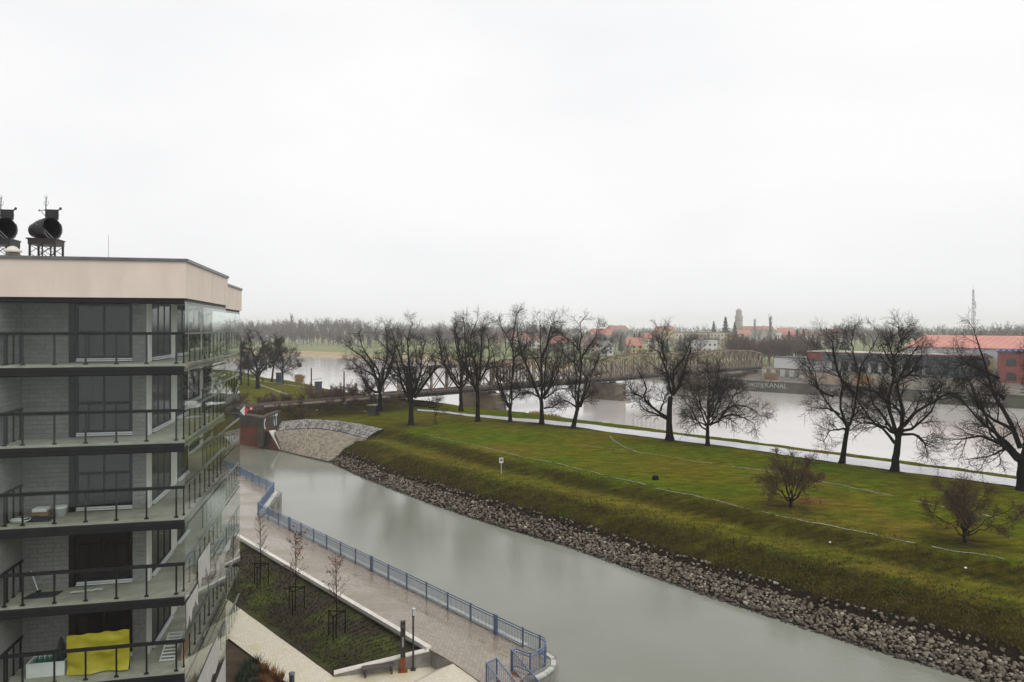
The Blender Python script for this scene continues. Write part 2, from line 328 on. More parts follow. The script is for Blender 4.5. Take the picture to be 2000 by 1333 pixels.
def mat_paver(name, c1, c2, mort, bw, bh, rot, rough_lo, rough_hi, spec, wet=(0.05, 0.05), stain=None):
    m, t, b = _pr(name); b.inputs['Specular IOR Level'].default_value = spec
    pos = N(t, 'ShaderNodeNewGeometry').outputs['Position']
    mp = N(t, 'ShaderNodeMapping'); mp.inputs['Rotation'].default_value = (0, 0, rot); t.links.new(pos, mp.inputs[0])
    br = N(t, 'ShaderNodeTexBrick'); br.inputs['Scale'].default_value = 1.0; br.inputs['Brick Width'].default_value = bw; br.inputs['Row Height'].default_value = bh
    br.inputs['Mortar Size'].default_value = 0.012; br.inputs['Color1'].default_value = col4(c1); br.inputs['Color2'].default_value = col4(c2); br.inputs['Mortar'].default_value = col4(mort)
    t.links.new(mp.outputs[0], br.inputs['Vector'])
    n1 = N(t, 'ShaderNodeTexNoise'); n1.inputs['Scale'].default_value = 0.35; n1.inputs['Detail'].default_value = 6
    m2 = N(t, 'ShaderNodeMapping'); m2.inputs['Rotation'].default_value = (0, 0, rot); m2.inputs['Scale'].default_value = (0.45, 1.3, 1); t.links.new(pos, m2.inputs[0]); t.links.new(m2.outputs[0], n1.inputs['Vector'])
    mr = N(t, 'ShaderNodeMapRange'); mr.inputs['From Min'].default_value = 0.38; mr.inputs['From Max'].default_value = 0.62; mr.inputs['To Min'].default_value = rough_lo; mr.inputs['To Max'].default_value = rough_hi
    t.links.new(n1.outputs[0], mr.inputs[0]); t.links.new(mr.outputs[0], b.inputs['Roughness'])
    out = br.outputs[0]
    n3 = N(t, 'ShaderNodeTexNoise'); n3.inputs['Scale'].default_value = 0.9; n3.inputs['Detail'].default_value = 8; t.links.new(pos, n3.inputs['Vector'])
    r3 = N(t, 'ShaderNodeValToRGB'); r3.color_ramp.elements[0].position = 0.5; r3.color_ramp.elements[1].position = 0.72; t.links.new(n3.outputs[0], r3.inputs[0])
    if stain:
        x = N(t, 'ShaderNodeMix', data_type='RGBA'); t.links.new(r3.outputs[0], x.inputs[0]); t.links.new(out, x.inputs[6]); x.inputs[7].default_value = col4(stain); out = x.outputs[2]
    n4 = N(t, 'ShaderNodeTexNoise'); n4.inputs['Scale'].default_value = 6.0; n4.inputs['Detail'].default_value = 5; t.links.new(pos, n4.inputs['Vector'])
    r4 = N(t, 'ShaderNodeMapRange'); r4.inputs['To Min'].default_value = 0.86; r4.inputs['To Max'].default_value = 1.14; t.links.new(n4.outputs[0], r4.inputs[0])
    hs = N(t, 'ShaderNodeHueSaturation'); t.links.new(r4.outputs[0], hs.inputs['Value']); t.links.new(out, hs.inputs['Color']); t.links.new(hs.outputs[0], b.inputs['Base Color'])
    bp = N(t, 'ShaderNodeBump'); bp.inputs['Strength'].default_value = 0.25; bp.inputs['Distance'].default_value = 0.01; bp.invert = True; t.links.new(br.outputs['Fac'], bp.inputs['Height']); t.links.new(bp.outputs[0], b.inputs['Normal'])
    return m
PROM_ANG = math.atan2(-27.5, 24.0)
PAVER_B = mat_paver('wet_brown_paver', (0.21, 0.165, 0.117), (0.29, 0.236, 0.172), (0.095, 0.075, 0.052), 0.30, 0.15, -PROM_ANG, 0.06, 0.42, 1.0)
PAVER_L = mat_paver('pale_paver', (0.58, 0.525, 0.42), (0.64, 0.585, 0.48), (0.45, 0.40, 0.30), 0.24, 0.12, R(20), 0.5, 0.8, 0.4, stain=(0.50, 0.445, 0.27))

# ------------------------------------------------------------------ water and land
Z_MEAD, Z_PROM, Z_PLAZA = 3.3, 1.3, 0.4
CANAL = [G(u, v, 0)[:2] for u, v in ((545,882),(600,892),(640,903),(700,931),(765,957),(850,989),(932,1017),(1016,1043),(1100,1067),(1250,1120),(1400,1172),(1545,1220),(1690,1267),(1835,1310),(2000,1362))]
_d = CANAL[-1] - CANAL[-2]; _d = _d / np.hypot(*_d)
CANAL = [np.array([-140., 235.]), np.array([-80., 152.]), G(465, 868, 0)[:2]] + CANAL + [CANAL[-1] + _d * 20, CANAL[-1] + _d * 60]
EDGE_PX = ((466,725),(520,738),(560,742),(600,750),(650,762),(720,770),(800,778),(870,787),(930,796),(987,803),(1084,814),(1163,824),(1240,833),(1310,843),(1400,854.5),(1510,868),(1620,882),(1747,898),(1860,913),(1988,929))
EDGE = [G(u, v - (2.2 if u > 980 else 0), Z_MEAD)[:2] for u, v in EDGE_PX]
_d = EDGE[-1] - EDGE[-2]; _d = _d / np.hypot(*_d)
EDGE = [np.array([-190., 330.])] + EDGE + [EDGE[-1] + _d * 30, EDGE[-1] + _d * 90]
BR_A, BR_B = np.array([-24.2, 141.0]), np.array([81.7, 241.0])          # bridge axis: start of the truss on the near bank, end on the far bank
BR_DIR = (BR_B - BR_A) / np.hypot(*(BR_B - BR_A)); BR_LEN = float(np.hypot(*(BR_B - BR_A)))
Z_RAIL = 5.6
EMB = [BR_A - BR_DIR * 40, BR_A - BR_DIR * 1.0]
def land_z(P, rough=True):
    P = np.asarray(P, float).reshape(-1, 2)
    dc, _ = seg_dist(P, CANAL); dr, _ = seg_dist(P, EDGE)
    dr = -dr                                                     # positive on the land side of the river edge
    wob = vnoise(P, 0.11, 3.1) * 0.9 * np.clip(dc / 3.0, 0, 1) if rough else 0
    zc = np.interp(dc + wob, [-4, -1.0, 0, 2.2, 2.45, 5.3, 6.1, 8.9, 11.3, 11.9], [-1.2, -0.8, -0.05, 0.95, 1.25, 2.32, 2.46, 2.56, 3.24, Z_MEAD])
    zr = np.interp(dr, [-10, -7, -4, -0.6, 0.8], [-1.2, -0.2, 1.4, 3.05, Z_MEAD])
    z = np.minimum(zc, zr)
    if rough:
        k = np.clip((z - 0.8) / 1.0, 0, 1)
        z = z + k * (vnoise(P, 0.22, 9.0) * 0.10 + vnoise(P, 0.9, 5.0) * 0.07)
    de, te = seg_dist(P, EMB); a = np.abs(de)
    ze = np.interp(a, [0, 2.6, 3.4, 6.4], [5.1, 5.0, 4.8, 2.9])
    z = np.where((a < 6.4) & (dc > 0.6), np.maximum(z, ze), z)
    return z
# land sheet between the canal and the river
step = 0.75
xs = np.arange(-135, 150, step); ys = np.arange(22, 262, step)
XX, YY = np.meshgrid(xs, ys); P = np.stack([XX.ravel(), YY.ravel()], 1)
dc, _ = seg_dist(P, CANAL); dr, _ = seg_dist(P, EDGE); dr = -dr
keep = (dc > -3.2) & (dr > -9.5)
zz = np.full(len(P), -1.2); zz[keep] = land_z(P[keep])
idx = np.arange(len(P)).reshape(XX.shape)
q = np.stack([idx[:-1, :-1], idx[:-1, 1:], idx[1:, 1:], idx[1:, :-1]], -1).reshape(-1, 4)
q = q[keep[q].all(1)]
used = np.unique(q); remap = np.full(len(P), -1); remap[used] = np.arange(len(used))
V = np.column_stack([P, zz])[used]
me = np_mesh('meadow', V, quads=remap[q], smooth=True)
dcu, dru = dc[used], dr[used]
de, _ = seg_dist(P[used], EMB)
dead = np.clip(np.interp(dcu, [1.5, 2.5, 5.2, 6.3, 8.5, 9.1, 11.2, 12.0], [1, 1, 1, .2, .25, .95, .9, .15]), 0, 1)
dead = np.maximum(dead, np.interp(np.abs(de), [0, 8, 13], [1.0, .95, 0.2])); dead = np.maximum(dead, np.interp(dru, [-2, 4], [0.5, 0.25]))
soil_and_shade = np.interp(dcu, [-3, 1.9, 2.4, 3.2], [6.0, 6.0, 1.0, 0.0]); soil_and_shade = np.maximum(soil_and_shade, np.interp(np.abs(de), [2.2, 4, 7], [1, .8, 0]))  # bare earth, plus painted shade in the gap between riprap and grass
def spot(u, v, r, z=Z_MEAD):
    g = G(u, v, z)[:2]; return np.clip(1.25 - np.hypot(*(P[used] - g).T) / r, 0, 1)
for u, v, r in ((1545, 992, 2.6), (1885, 1060, 2.6), (1057, 828, 3), (1122, 835, 3), (803, 831, 3), (996, 824, 2), (742, 800, 5), (690, 800, 5), (735, 845, 2), (1310, 862, 1.5), (1748, 921, 1.4)): soil_and_shade = np.maximum(soil_and_shade, spot(u, v, r) * 0.8)
bench = np.interp(dcu, [5.0, 6.2, 8.6, 9.4], [0, .9, .8, 0]); bench = np.maximum(bench, np.clip(vnoise(P[used], .045, 4.4) * 2 - .1, 0, .7) * (dcu > 12))
for nm, arr in (('dead', dead), ('soil_and_shade', soil_and_shade), ('bench', bench)):
    a = me.attributes.new(nm, 'FLOAT', 'POINT'); a.data.foreach_set('value', arr.astype(np.float32))
meadow = link('meadow', me, GRASS); tag(meadow, kind='structure', label='green and brown grass meadow sloping down to the canal')
# water sheets
c_line = np.array(CANAL[2:])
canal_poly = [tuple(p) for p in np.array(CANAL)[::-1] * 1.0]
w = MB(); w.add([(-160, -30, 0), (120, -30, 0), (120, 60, 0), (-10, 122, 0), (-160, 240, 0)], [(0, 1, 2, 3, 4)])
tag(w.build('canal', WATER_C), kind='structure', label='calm grey green canal water between railing and riprap')
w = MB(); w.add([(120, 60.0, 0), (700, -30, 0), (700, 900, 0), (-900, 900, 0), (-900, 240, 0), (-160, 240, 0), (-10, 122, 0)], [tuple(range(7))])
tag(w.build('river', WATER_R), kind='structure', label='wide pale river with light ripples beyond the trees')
# far land to the horizon
SHORE = [G(u, v, 0)[:2] for u, v in ((300,686),(460,690),(560,692),(680,698),(800,704),(900,709),(1000,716),(1100,726),(1200,737),(1300,745),(1463,764),(1684,778),(1873,792),(2000,799))]
_d = SHORE[-1] - SHORE[-2]; _d /= np.hypot(*_d)
SHORE = [np.array([-900., 560.])] + SHORE + [SHORE[-1] + _d * 80, SHORE[-1] + _d * 380]
QUAY_I = 10                                                     # index from which the shore is a quay wall
SH = np.array(SHORE); tang = np.gradient(SH, axis=0); tang /= np.linalg.norm(tang, axis=1)[:, None]; nrm = np.stack([-tang[:, 1], tang[:, 0]], 1)
rows = []
for off, zl, zq in ((-1.5, -0.6, -0.6), (0, -0.02, 2.2), (4, 1.2, 2.4), (12, 2.0, 3.4), (26, 2.3, 4.0), (75, 2.5, 4.2)):
    w_q = np.clip((np.arange(len(SH)) - QUAY_I + 0.5), 0, 1); base_off = off + np.where(w_q > 0, 1.6, 0)
    rows.append(np.column_stack([SH + nrm * base_off[:, None], zl * (1 - w_q) + zq * w_q]))
far = rows[-1].copy(); far[:, 0] = np.interp(np.arange(len(far)), [0, len(far) - 1], [-2600, 2600]); far[:, 1] = 2500; far[:, 2] = 2.6
far[0, :2] = (-2600, 900); far[-1, :2] = (2600, 200); rows.append(far)
n = len(SH); V = np.concatenate(rows); Q = [(r*n+i, r*n+i+1, (r+1)*n+i+1, (r+1)*n+i) for r in range(len(rows)-1) for i in range(n-1)]
FARGRASS = mat('far_bank_ground', (0.115, 0.165, 0.040), (0.16, 0.18, 0.065), 0.02, 0.95, 0, world=True, c3=(0.20, 0.16, 0.085), s3=0.03)
FARSOIL = mat('far_bank_edge', (0.26, 0.20, 0.11), (0.36, 0.27, 0.15), 0.15, 0.95, 0, world=True)
YARD = mat('far_quay_ground', (0.085, 0.075, 0.06), (0.145, 0.13, 0.11), 0.12, 0.95, 0, world=True, c3=(0.15, 0.095, 0.06), s3=0.08)
me = np_mesh('far_bank', V, quads=Q); me.materials.append(FARGRASS); me.materials.append(FARSOIL); me.materials.append(YARD)
mi = []
for r in range(len(rows)-1):
    for i in range(n-1): mi.append(2 if (i >= QUAY_I - 2 and r < 5) else (1 if r < 3 else 0))
me.polygons.foreach_set('material_index', mi); me.update()
tag(link('far_bank', me, None), kind='structure', label='hazy far river bank with a strip of green meadow')

# ------------------------------------------------------------------ near bank: promenade, bed, path, plaza
FENCE_PX = ((430,912),(466,926),(500,945),(535,962),(504,1004),(1021,1263),(1056,1278))
FB = [G(u, v, Z_PROM) for u, v in FENCE_PX]
KERB = [G(430, 1026, Z_PROM), G(466, 1049, Z_PROM), G(838, 1268, Z_PROM)]
P_PLZ = [G(885, 1294, Z_PROM), G(950, 1340, Z_PROM)]
TIP = [G(1066, 1282, Z_PROM), G(1070, 1292, Z_PROM), G(1060, 1300, Z_PROM), G(1036, 1312, Z_PROM)]
out = (1 / math.sqrt(2))
def off(p, dx, dy): return (p[0] + dx, p[1] + dy)
poly = [off(FB[0], .2, .9), off(FB[1], .2, .9), off(FB[2], .2, .9), off(FB[3], .7, .4), off(FB[4], .45, .45), off(FB[5], .45, .45), off(FB[6], .5, .4)] + [off(p, .55, 0) for p in TIP[:2]] + [off(TIP[2], .4, -.5), off(TIP[3], .2, -.55), tuple(G(1000, 1345, Z_PROM)[:2]), tuple(P_PLZ[1][:2]), tuple(P_PLZ[0][:2]), tuple(KERB[2][:2]), tuple(KERB[1][:2]), tuple(KERB[0][:2])]
kerb_poly = poly
m_ = MB(); m_.prism([tuple(p[:2]) for p in poly], -1.5, Z_PROM - 0.06); tag(m_.build('quay_wall', CONC), kind='structure', label='concrete canal quay wall under the brown promenade')
inner = [off(FB[0], -.05, -.1), off(FB[1], -.05, -.1), off(FB[2], -.05, -.1), off(FB[3], -.05, -.05), off(FB[4], -.1, -.12), off(FB[5], -.1, -.12), off(FB[6], 0, -.05)] + [off(p, 0, 0) for p in TIP[:2]] + [off(TIP[2], 0, 0), off(TIP[3], 0, 0)] + [tuple(p) for p in poly[11:]]
m_ = MB(); m_.prism([tuple(p[:2]) for p in inner], Z_PROM - 0.05, Z_PROM); tag(m_.build('promenade', PAVER_B), kind='structure', label='wet brown paved promenade beside the blue railing')
# kerb stones between the promenade and the planting bed
KERBM = mat('pale_kerb', (0.55, 0.52, 0.46), (0.66, 0.63, 0.57), 3, 0.8, 0.1, rnd=0.06)
k_root = tag(root('kerb', KERB[1]), kind='structure', label='pale kerb line between promenade and planting bed')
kv = resample([KERB[0], KERB[1], KERB[2]], 1.0)
for a, b in zip(kv[:-1], kv[1:]):
    aa = a - KERB[1]; bb = b - KERB[1]; t = (bb - aa) / np.linalg.norm(bb - aa)
    MB().bar(aa + t * .008 + (0, 0, .02), bb - t * .008 + (0, 0, .02), 0.30, 0.22).build('kerb_stone', KERBM, k_root)
# sloped planting bed
PATH_IN = [G(430, 1160, Z_PLAZA), G(466, 1187, Z_PLAZA), G(560, 1255, Z_PLAZA), G(652, 1322, Z_PLAZA)]
SOILM = mat('planting_bed_soil', (0.024, 0.017, 0.011), (0.040, 0.028, 0.018), 3.0, 0.95, 0.9, world=True, c3=(0.058, 0.072, 0.008), s3=0.5, bscale=8)
def bilerp(A, B, nu, nv, f=None):
    A = resample(np.array(A), 1e9 if False else max(0.2, np.linalg.norm(np.diff(np.array(A), axis=0), axis=1).sum() / nu)); B = resample(np.array(B), max(0.2, np.linalg.norm(np.diff(np.array(B), axis=0), axis=1).sum() / nu))
    k = min(len(A), len(B)); A = A[:k]; B = B[:k]; V = []; Q = []
    for i in range(k):
        for j in range(nv + 1):
            p = A[i] + (B[i] - A[i]) * j / nv; V.append(p if f is None else f(p, i / (k - 1), j / nv))
    for i in range(k - 1):
        for j in range(nv): Q.append((i*(nv+1)+j, (i+1)*(nv+1)+j, (i+1)*(nv+1)+j+1, i*(nv+1)+j+1))
    return np.array(V), Q
k2 = [KERB[0] + (0, 0, -.28), KERB[1] + (0, 0, -.28), G(838, 1270, 1.0)]
def bedf(p, s, t):
    e = math.sin(math.pi * min(1, max(0, t))) * 0.15; return p + np.array([0, 0, e + 0.06 * mnoise.noise(Vector((p[0] * .9, p[1] * .9, 2))) + 0.03 * mnoise.noise(Vector((p[0] * 3, p[1] * 3, 2)))])
V, Q = bilerp(k2, [p + np.array((0, 0, 0.02)) for p in PATH_IN], 60, 26, bedf)
tag(link('planting_bed', np_mesh('planting_bed', V, quads=Q, smooth=True), SOILM), kind='structure', label='dark sloping planting bed with patchy grass around three saplings')
BED_V = V
# pale path and plaza
PATH_OUT = [G(400, 1202, Z_PLAZA), G(441, 1243, Z_PLAZA), G(500, 1287, Z_PLAZA), G(566, 1338, Z_PLAZA)]
RAMP = [G(864, 1301, Z_PLAZA), P_PLZ[0] + (0, -.02, -.06), P_PLZ[1] + (0, -.02, -.05), np.array([-4.2, 31.5, Z_PLAZA]), np.array([-5.8, 35.6, Z_PLAZA])]
plz = [PATH_IN[0], PATH_IN[1], PATH_IN[3], G(838, 1302, Z_PLAZA), RAMP[0], RAMP[4], RAMP[3], G(560, 1480, Z_PLAZA), PATH_OUT[3], PATH_OUT[1], PATH_OUT[0]]
m_ = MB(); m_.add(plz, [tuple(range(len(plz)))]); m_.add(RAMP, [(0, 1, 4), (1, 2, 3), (1, 3, 4)])
me = make_mesh('plaza', m_.v, m_.f); bm = bmesh.new(); bm.from_mesh(me); bmesh.ops.triangulate(bm, faces=bm.faces); bmesh.ops.recalc_face_normals(bm, faces=bm.faces); bm.to_mesh(me); bm.free()
tag(link('plaza_path', me, PAVER_L), kind='structure', label='pale paved path widening into a small plaza')
g_ = MB(); g_.add([(-400, -30, 0.3), (3, -30, .3), (2.5, 26, .3), (P_PLZ[1][0], P_PLZ[1][1], .3), (KERB[2][0], KERB[2][1], .3), (KERB[1][0] - .5, KERB[1][1], .3), (FB[1][0], FB[1][1] - 1, .3), (-60, 100, .3), (-400, 300, .3)], [tuple(range(9))])
me = make_mesh('ground', g_.v, g_.f); bm = bmesh.new(); bm.from_mesh(me); bmesh.ops.triangulate(bm, faces=bm.faces); bmesh.ops.recalc_face_normals(bm, faces=bm.faces); bm.to_mesh(me); bm.free()
tag(link('ground', me, mat('garden_soil', (0.040, 0.027, 0.017), (0.075, 0.05, 0.03), 1.2, 0.95, 0.9, world=True)), kind='structure', label='bare dark ground around the apartment block')
# retaining wall beside the plaza (top slopes up towards the promenade)
a0, a1 = G(652, 1323, Z_PLAZA), G(838, 1303, Z_PLAZA); a2 = G(862, 1300, Z_PLAZA)
rw = root('retaining_wall', a0, 0, 'low concrete retaining wall behind the bench, rising towards the promenade', 'wall')
def wl(p, z): return (p[0] - a0[0], p[1] - a0[1], z - a0[2])
nn = np.array([-(a1 - a0)[1], (a1 - a0)[0], 0]); nn /= np.linalg.norm(nn); th = nn * 0.28
V = [wl(a0, .2), wl(a1, .2), wl(a2, .2), wl(a2, 1.18), wl(a1, 1.22), wl(a0, .52)]; V += [wl(p, z) for p, z in ((a0 + th, .2), (a1 + th, .2), (a2 + th, .2), (a2 + th, 1.18), (a1 + th, 1.22), (a0 + th, .52))]
MB().add(V, [(0,1,4,5),(1,2,3,4),(6,11,10,7),(7,10,9,8),(5,4,10,11),(4,3,9,10),(0,5,11,6),(2,8,9,3),(0,6,7,1),(1,7,8,2)]).build('wall_face', CONC, rw)
MB().add([np.array(wl(a0 - nn*.03, .525)), np.array(wl(a1 - nn*.03, 1.225)), np.array(wl(a1 + nn*.33, 1.225)), np.array(wl(a0 + nn*.33, .525)), np.array(wl(a0 - nn*.03, .60)), np.array(wl(a1 - nn*.03, 1.30)), np.array(wl(a1 + nn*.33, 1.30)), np.array(wl(a0 + nn*.33, .60))],
         [(0,3,2,1),(4,5,6,7),(0,1,5,4),(1,2,6,5),(2,3,7,6),(3,0,4,7)]).build('coping', KERBM, rw)
BRICKM = mat_paver('red_brick_face', (0.20, 0.060, 0.035), (0.27, 0.09, 0.05), (0.16, 0.12, 0.09), 0.26, 0.08, 0, 0.85, 0.95, 0.2)
# sloping brick wedge closing the promenade edge
b0, b1 = a2, G(887, 1297, Z_PLAZA); V = [wl(b0, .3), wl(b1, .3), wl(b1, Z_PROM - .5), wl(b0, Z_PROM - .12)]
V += [tuple(np.array(v) + nn * .3) for v in V]
MB().add(V, [(0,1,2,3),(4,7,6,5),(3,2,6,7),(1,5,6,2),(0,4,5,1)]).build('brick_wedge', mat('reddish_brick', (0.17, 0.06, 0.035), (0.24, 0.09, 0.05), 5, 0.9, 0.3), rw)

# ------------------------------------------------------------------ riverside path, pale lines on the meadow
def strip(name, left, right, material, dz, label):
    A = resample(np.array(left), 2.0); B = resample(np.array(right), 2.0); k = 90
    A = resample(A, np.linalg.norm(np.diff(A, axis=0), axis=1).sum() / k)[:k]; B = resample(B, np.linalg.norm(np.diff(B, axis=0), axis=1).sum() / k)[:k]
    k = min(len(A), len(B)); V = []; Q = []
    for i in range(k):
        for j in range(5):
            p = A[i] + (B[i] - A[i]) * j / 4; V.append((p[0], p[1]))
    z = land_z(np.array(V)); zm = z.reshape(k, 5).max(1)
    V = [(x, y, zm[i // 5] + dz) for i, (x, y) in enumerate(V)]
    for i in range(k - 1):
        for j in range(4): Q.append((i*5+j, (i+1)*5+j, (i+1)*5+j+1, i*5+j+1))
    return tag(link(name, np_mesh(name, V, quads=Q, smooth=True), material), kind='structure', label=label)
pn = [G(u, v, Z_MEAD)[:2] for u, v in ((815,803),(860,807),(905,812.5),(1000,823),(1123,835),(1191,845),(1294,859),(1400,870.5),(1636,905),(1841,933.5),(1989,952),(2200,980))]
pf = [G(u, v, Z_MEAD)[:2] for u, v in ((815,800),(860,804),(905,808.5),(1000,817),(1123,827),(1191,835),(1294,847.5),(1400,861),(1640,891),(1841,918),(1989,938),(2200,964))]
strip('riverside_path', pn, pf, ASPHALT, 0.05, 'pale wet asphalt path along the river trees')
def dashes(name, px, width, label, gap=0.3, seed=1, z=Z_MEAD, lo=0.5, hi=2.2):
    r = random.Random(seed); L = resample(np.array([G(u, v, z)[:2] for u, v in px]), 0.25); V = []; Q = []
    i = 0
    while i < len(L) - 3:
        ln = int(r.uniform(lo, hi) / 0.25) + 1
        if r.random() > gap:
            seg = L[i:i + ln + 1]
            if len(seg) > 1:
                t = np.gradient(seg, axis=0); t /= np.linalg.norm(t, axis=1)[:, None]; nn_ = np.stack([-t[:, 1], t[:, 0]], 1); b0 = len(V)
                for p, m_n in zip(seg, nn_):
                    w_ = width * r.uniform(.5, 1.1) / 2; off_ = r.uniform(-.05, .05)
                    for s in (-1, 1): V.append(p + m_n * (off_ + s * w_))
                for k in range(len(seg) - 1): Q.append((b0 + 2*k, b0 + 2*k + 1, b0 + 2*k + 3, b0 + 2*k + 2))
        i += ln
    V = np.array(V); zz_ = land_z(V) + 0.05
    return tag(link(name, np_mesh(name, np.column_stack([V, zz_]), quads=Q), LINE), kind='structure', label=label)
dashes('gravel_line', ((830,849),(900,865),(1010,890),(1100,908),(1184,930),(1290,955),(1400,979),(1483,999),(1563,1017),(1726,1051),(1900,1084),(2000,1102)), 0.16, 'broken pale line along the crest of the canal bank', 0.10, 3, lo=.3, hi=1.2)
dashes('gravel_line', ((1191,852),(1200,862),(1215,871),(1241,882),(1294,891),(1391,907),(1411,909),(1559,931),(1697,960),(1864,996),(2000,1023)), 0.20, 'broken pale line curving across the meadow behind the two shrubs', 0.06, 5)
dashes('gravel_line', ((1128,869),(1180,876),(1233,881)), 0.12, 'short faint pale line joining the curved meadow line', 0.35, 6)

# ------------------------------------------------------------------ riprap: loose stones along the canal
def stone_proto(seed):
    r = np.random.default_rng(seed); bm = bmesh.new(); bmesh.ops.create_icosphere(bm, subdivisions=1, radius=0.5)
    for v in bm.verts: v.co = Vector((v.co.x * 1.1, v.co.y * 0.85, v.co.z * 0.7)) * float(r.uniform(0.72, 1.25))
    me = bpy.data.meshes.new('stone'); bm.to_mesh(me); V = np.array([v.co[:] for v in bm.verts]); F = np.array([[v.index for v in f.verts] for f in bm.faces]); bm.free(); me.materials.append(STONE)
    return me, V, F
SP = [stone_proto(s) for s in range(8)]
cl = resample(np.array(CANAL[4:]), 0.5); tg = np.gradient(cl, axis=0); tg /= np.linalg.norm(tg, axis=1)[:, None]; cn = np.stack([-tg[:, 1], tg[:, 0]], 1)
st = []
for i in range(len(cl)):
    dist = cl[i][1]
    if dist < 24: continue
    num = 62 if dist < 60 else (40 if dist < 85 else 20)
    for k in range(num):
        o_ = rng.uniform(-0.4, 2.05) if rng.random() < .95 else rng.uniform(2.0, 2.6); p = cl[i] + cn[i] * o_ + tg[i] * rng.uniform(-.3, .3)
        st.append((p[0], p[1], rng.uniform(0.12, 0.29) * (1.0 if rng.random() < .9 else 1.5), rng.uniform(0, 6.28), rng.integers(0, 8), o_))
st = np.array(st); zst = land_z(st[:, :2], True)
rip = tag(root('riprap_bank', (0, 0, 0)), kind='structure', label='band of loose pale stones along the far canal edge')
on = (cl[:, 1].min() < st[:, 1]) & (st[:, 0] / st[:, 1] < 0.73) & (st[:, 1] > 35)
order = np.argsort(np.where(on, st[:, 1] / st[:, 2] ** .7, 1e9)); big = set(order[:290].tolist())
VV, TT, nb_ = [], [], 0
for i, s in enumerate(st):
    me_, V, F = SP[int(s[4])]; sc = s[2]
    if i in big:
        o = link('stone', me_, None, rip); o.location = (s[0], s[1], zst[i] + sc * .12); o.rotation_euler = (rng.uniform(-.5, .5), rng.uniform(-.5, .5), s[3]); o.scale = (sc, sc, sc)
    else:
        c, si = math.cos(s[3]), math.sin(s[3]); W = V * sc; a_ = rng.uniform(-.5, .5); W = np.column_stack([W[:, 0], W[:, 1] * math.cos(a_) - W[:, 2] * math.sin(a_), W[:, 1] * math.sin(a_) + W[:, 2] * math.cos(a_)])
        VV.append(np.column_stack([W[:, 0] * c - W[:, 1] * si + s[0], W[:, 0] * si + W[:, 1] * c + s[1], W[:, 2] + zst[i] + sc * .12])); TT.append(F + nb_); nb_ += len(V)
tag(link('loose_stones', np_mesh('loose_stones', np.concatenate(VV), tris=np.concatenate(TT)), STONE, rip), kind='stuff')

# rough grass tufts on the banks
def tufts(name, n, sampler, material, label, hgt=(.15, .4), parent=None, blades=4):
    V, T = [], []
    pts = sampler(n)
    for x, y, z in pts:
        h = rng.uniform(*hgt)
        for k in range(blades):
            a = rng.uniform(0, 6.28); l = rng.uniform(.2, .75) * h; w_ = h * rng.uniform(.16, .3); b0 = len(V); ca, sa = math.cos(a), math.sin(a)
            V += [(x - sa * w_, y + ca * w_, z - .03), (x + sa * w_, y - ca * w_, z - .03), (x + ca * l, y + sa * l, z + h * rng.uniform(.6, 1.1))]; T.append((b0, b0 + 1, b0 + 2))
    o = link(name, np_mesh(name, V, tris=T), material, parent); tag(o, label, None, None, 'stuff'); return o
def bank_sample(n):
    i = rng.integers(0, len(cl), n); 
    wgt = np.interp(cl[:, 1], [30, 60, 110], [1.0, .8, .5]); i = rng.choice(len(cl), n, p=wgt / wgt.sum())
    o_ = np.where(rng.random(n) < .7, rng.uniform(2.5, 6.4, n), rng.uniform(6.4, 13, n)); p = cl[i] + cn[i] * o_[:, None] + rng.uniform(-.4, .4, (n, 2))
    return np.column_stack([p, land_z(p)])
TUFT = mat('dry_grass_tuft', (0.060, 0.050, 0.010), (0.115, 0.090, 0.020), 0.35, 0.95, world=True, c3=(0.070, 0.105, 0.010), s3=0.13)
tufts('grass_tufts', 34000, bank_sample, TUFT, 'rough brown and green grass on the canal bank', (.07, .19), blades=3)['category'] = 'grass'
# ------------------------------------------------------------------ apartment block on the left
BLD = np.array([-11.95, 26.1, 0.4]); BROT = math.atan2(0.22, 0.9755)
apt = root('apartment_block', BLD, BROT, 'beige and grey apartment block with stacked glazed balconies', 'building')
ex, ey = np.array([math.cos(BROT), math.sin(BROT), 0]), np.array([-math.sin(BROT), math.cos(BROT), 0])
def BW(x, y, z): return np.array([BLD[0], BLD[1], 0]) + ex * x + ey * y + np.array([0, 0, z])
def zl(z): return z - BLD[2]
NF = 7; FL = [17.18 - 2.8 * k for k in range(NF)]
ZB, ZT = zl(19.56), zl(20.94)
DARKIN = mat('dark_interior', (0.02, 0.02, 0.02), (0.03, 0.03, 0.03), 2, 0.9)
MB().prism([(-12, 1.81), (-1.66, 1.81), (-1.66, 8.8), (-2.66, 8.8), (-2.66, 20.5), (-12, 20.5)], 0, ZB - .1).build('core_wall', JOINT, apt)
MB().box(-12, -6.0, -0.02, 1.80, 0, ZB - .1).build('wing_wall', JOINT, apt)
par = MB().prism([(-13, -.12), (.10, -.12), (.10, 8.95), (-.90, 8.95), (-.90, 20.7), (-13, 20.7)], ZB, ZT - .06).build('parapet', PLASTER, apt)
capz0, capz1 = ZT - .06, ZT + .05
for (a, b) in (((-13, -.02), (.14, -.02)), ((.0, -.15), (.0, 9.0)), ((-.9, 8.85), (.14, 8.85)), ((-1.0, 9.0), (-1.0, 20.75)), ((-13, 20.6), (-.9, 20.6))):
    MB().bar((a[0], a[1], (capz0 + capz1) / 2), (b[0], b[1], (capz0 + capz1) / 2), 0.32, capz1 - capz0 - .001 * random.random()).build('parapet_cap', CAPM, par)
for (x0, x1, y0, y1) in ((-12, 0.02, -.03, .22), (-.22, .03, .23, 8.82), (-1.22, -1.0, 8.83, 20.5)):
    MB().box(x0, x1, y0, y1, ZB - .17, ZB - .002).build('lintel_beam', TRIM, apt)
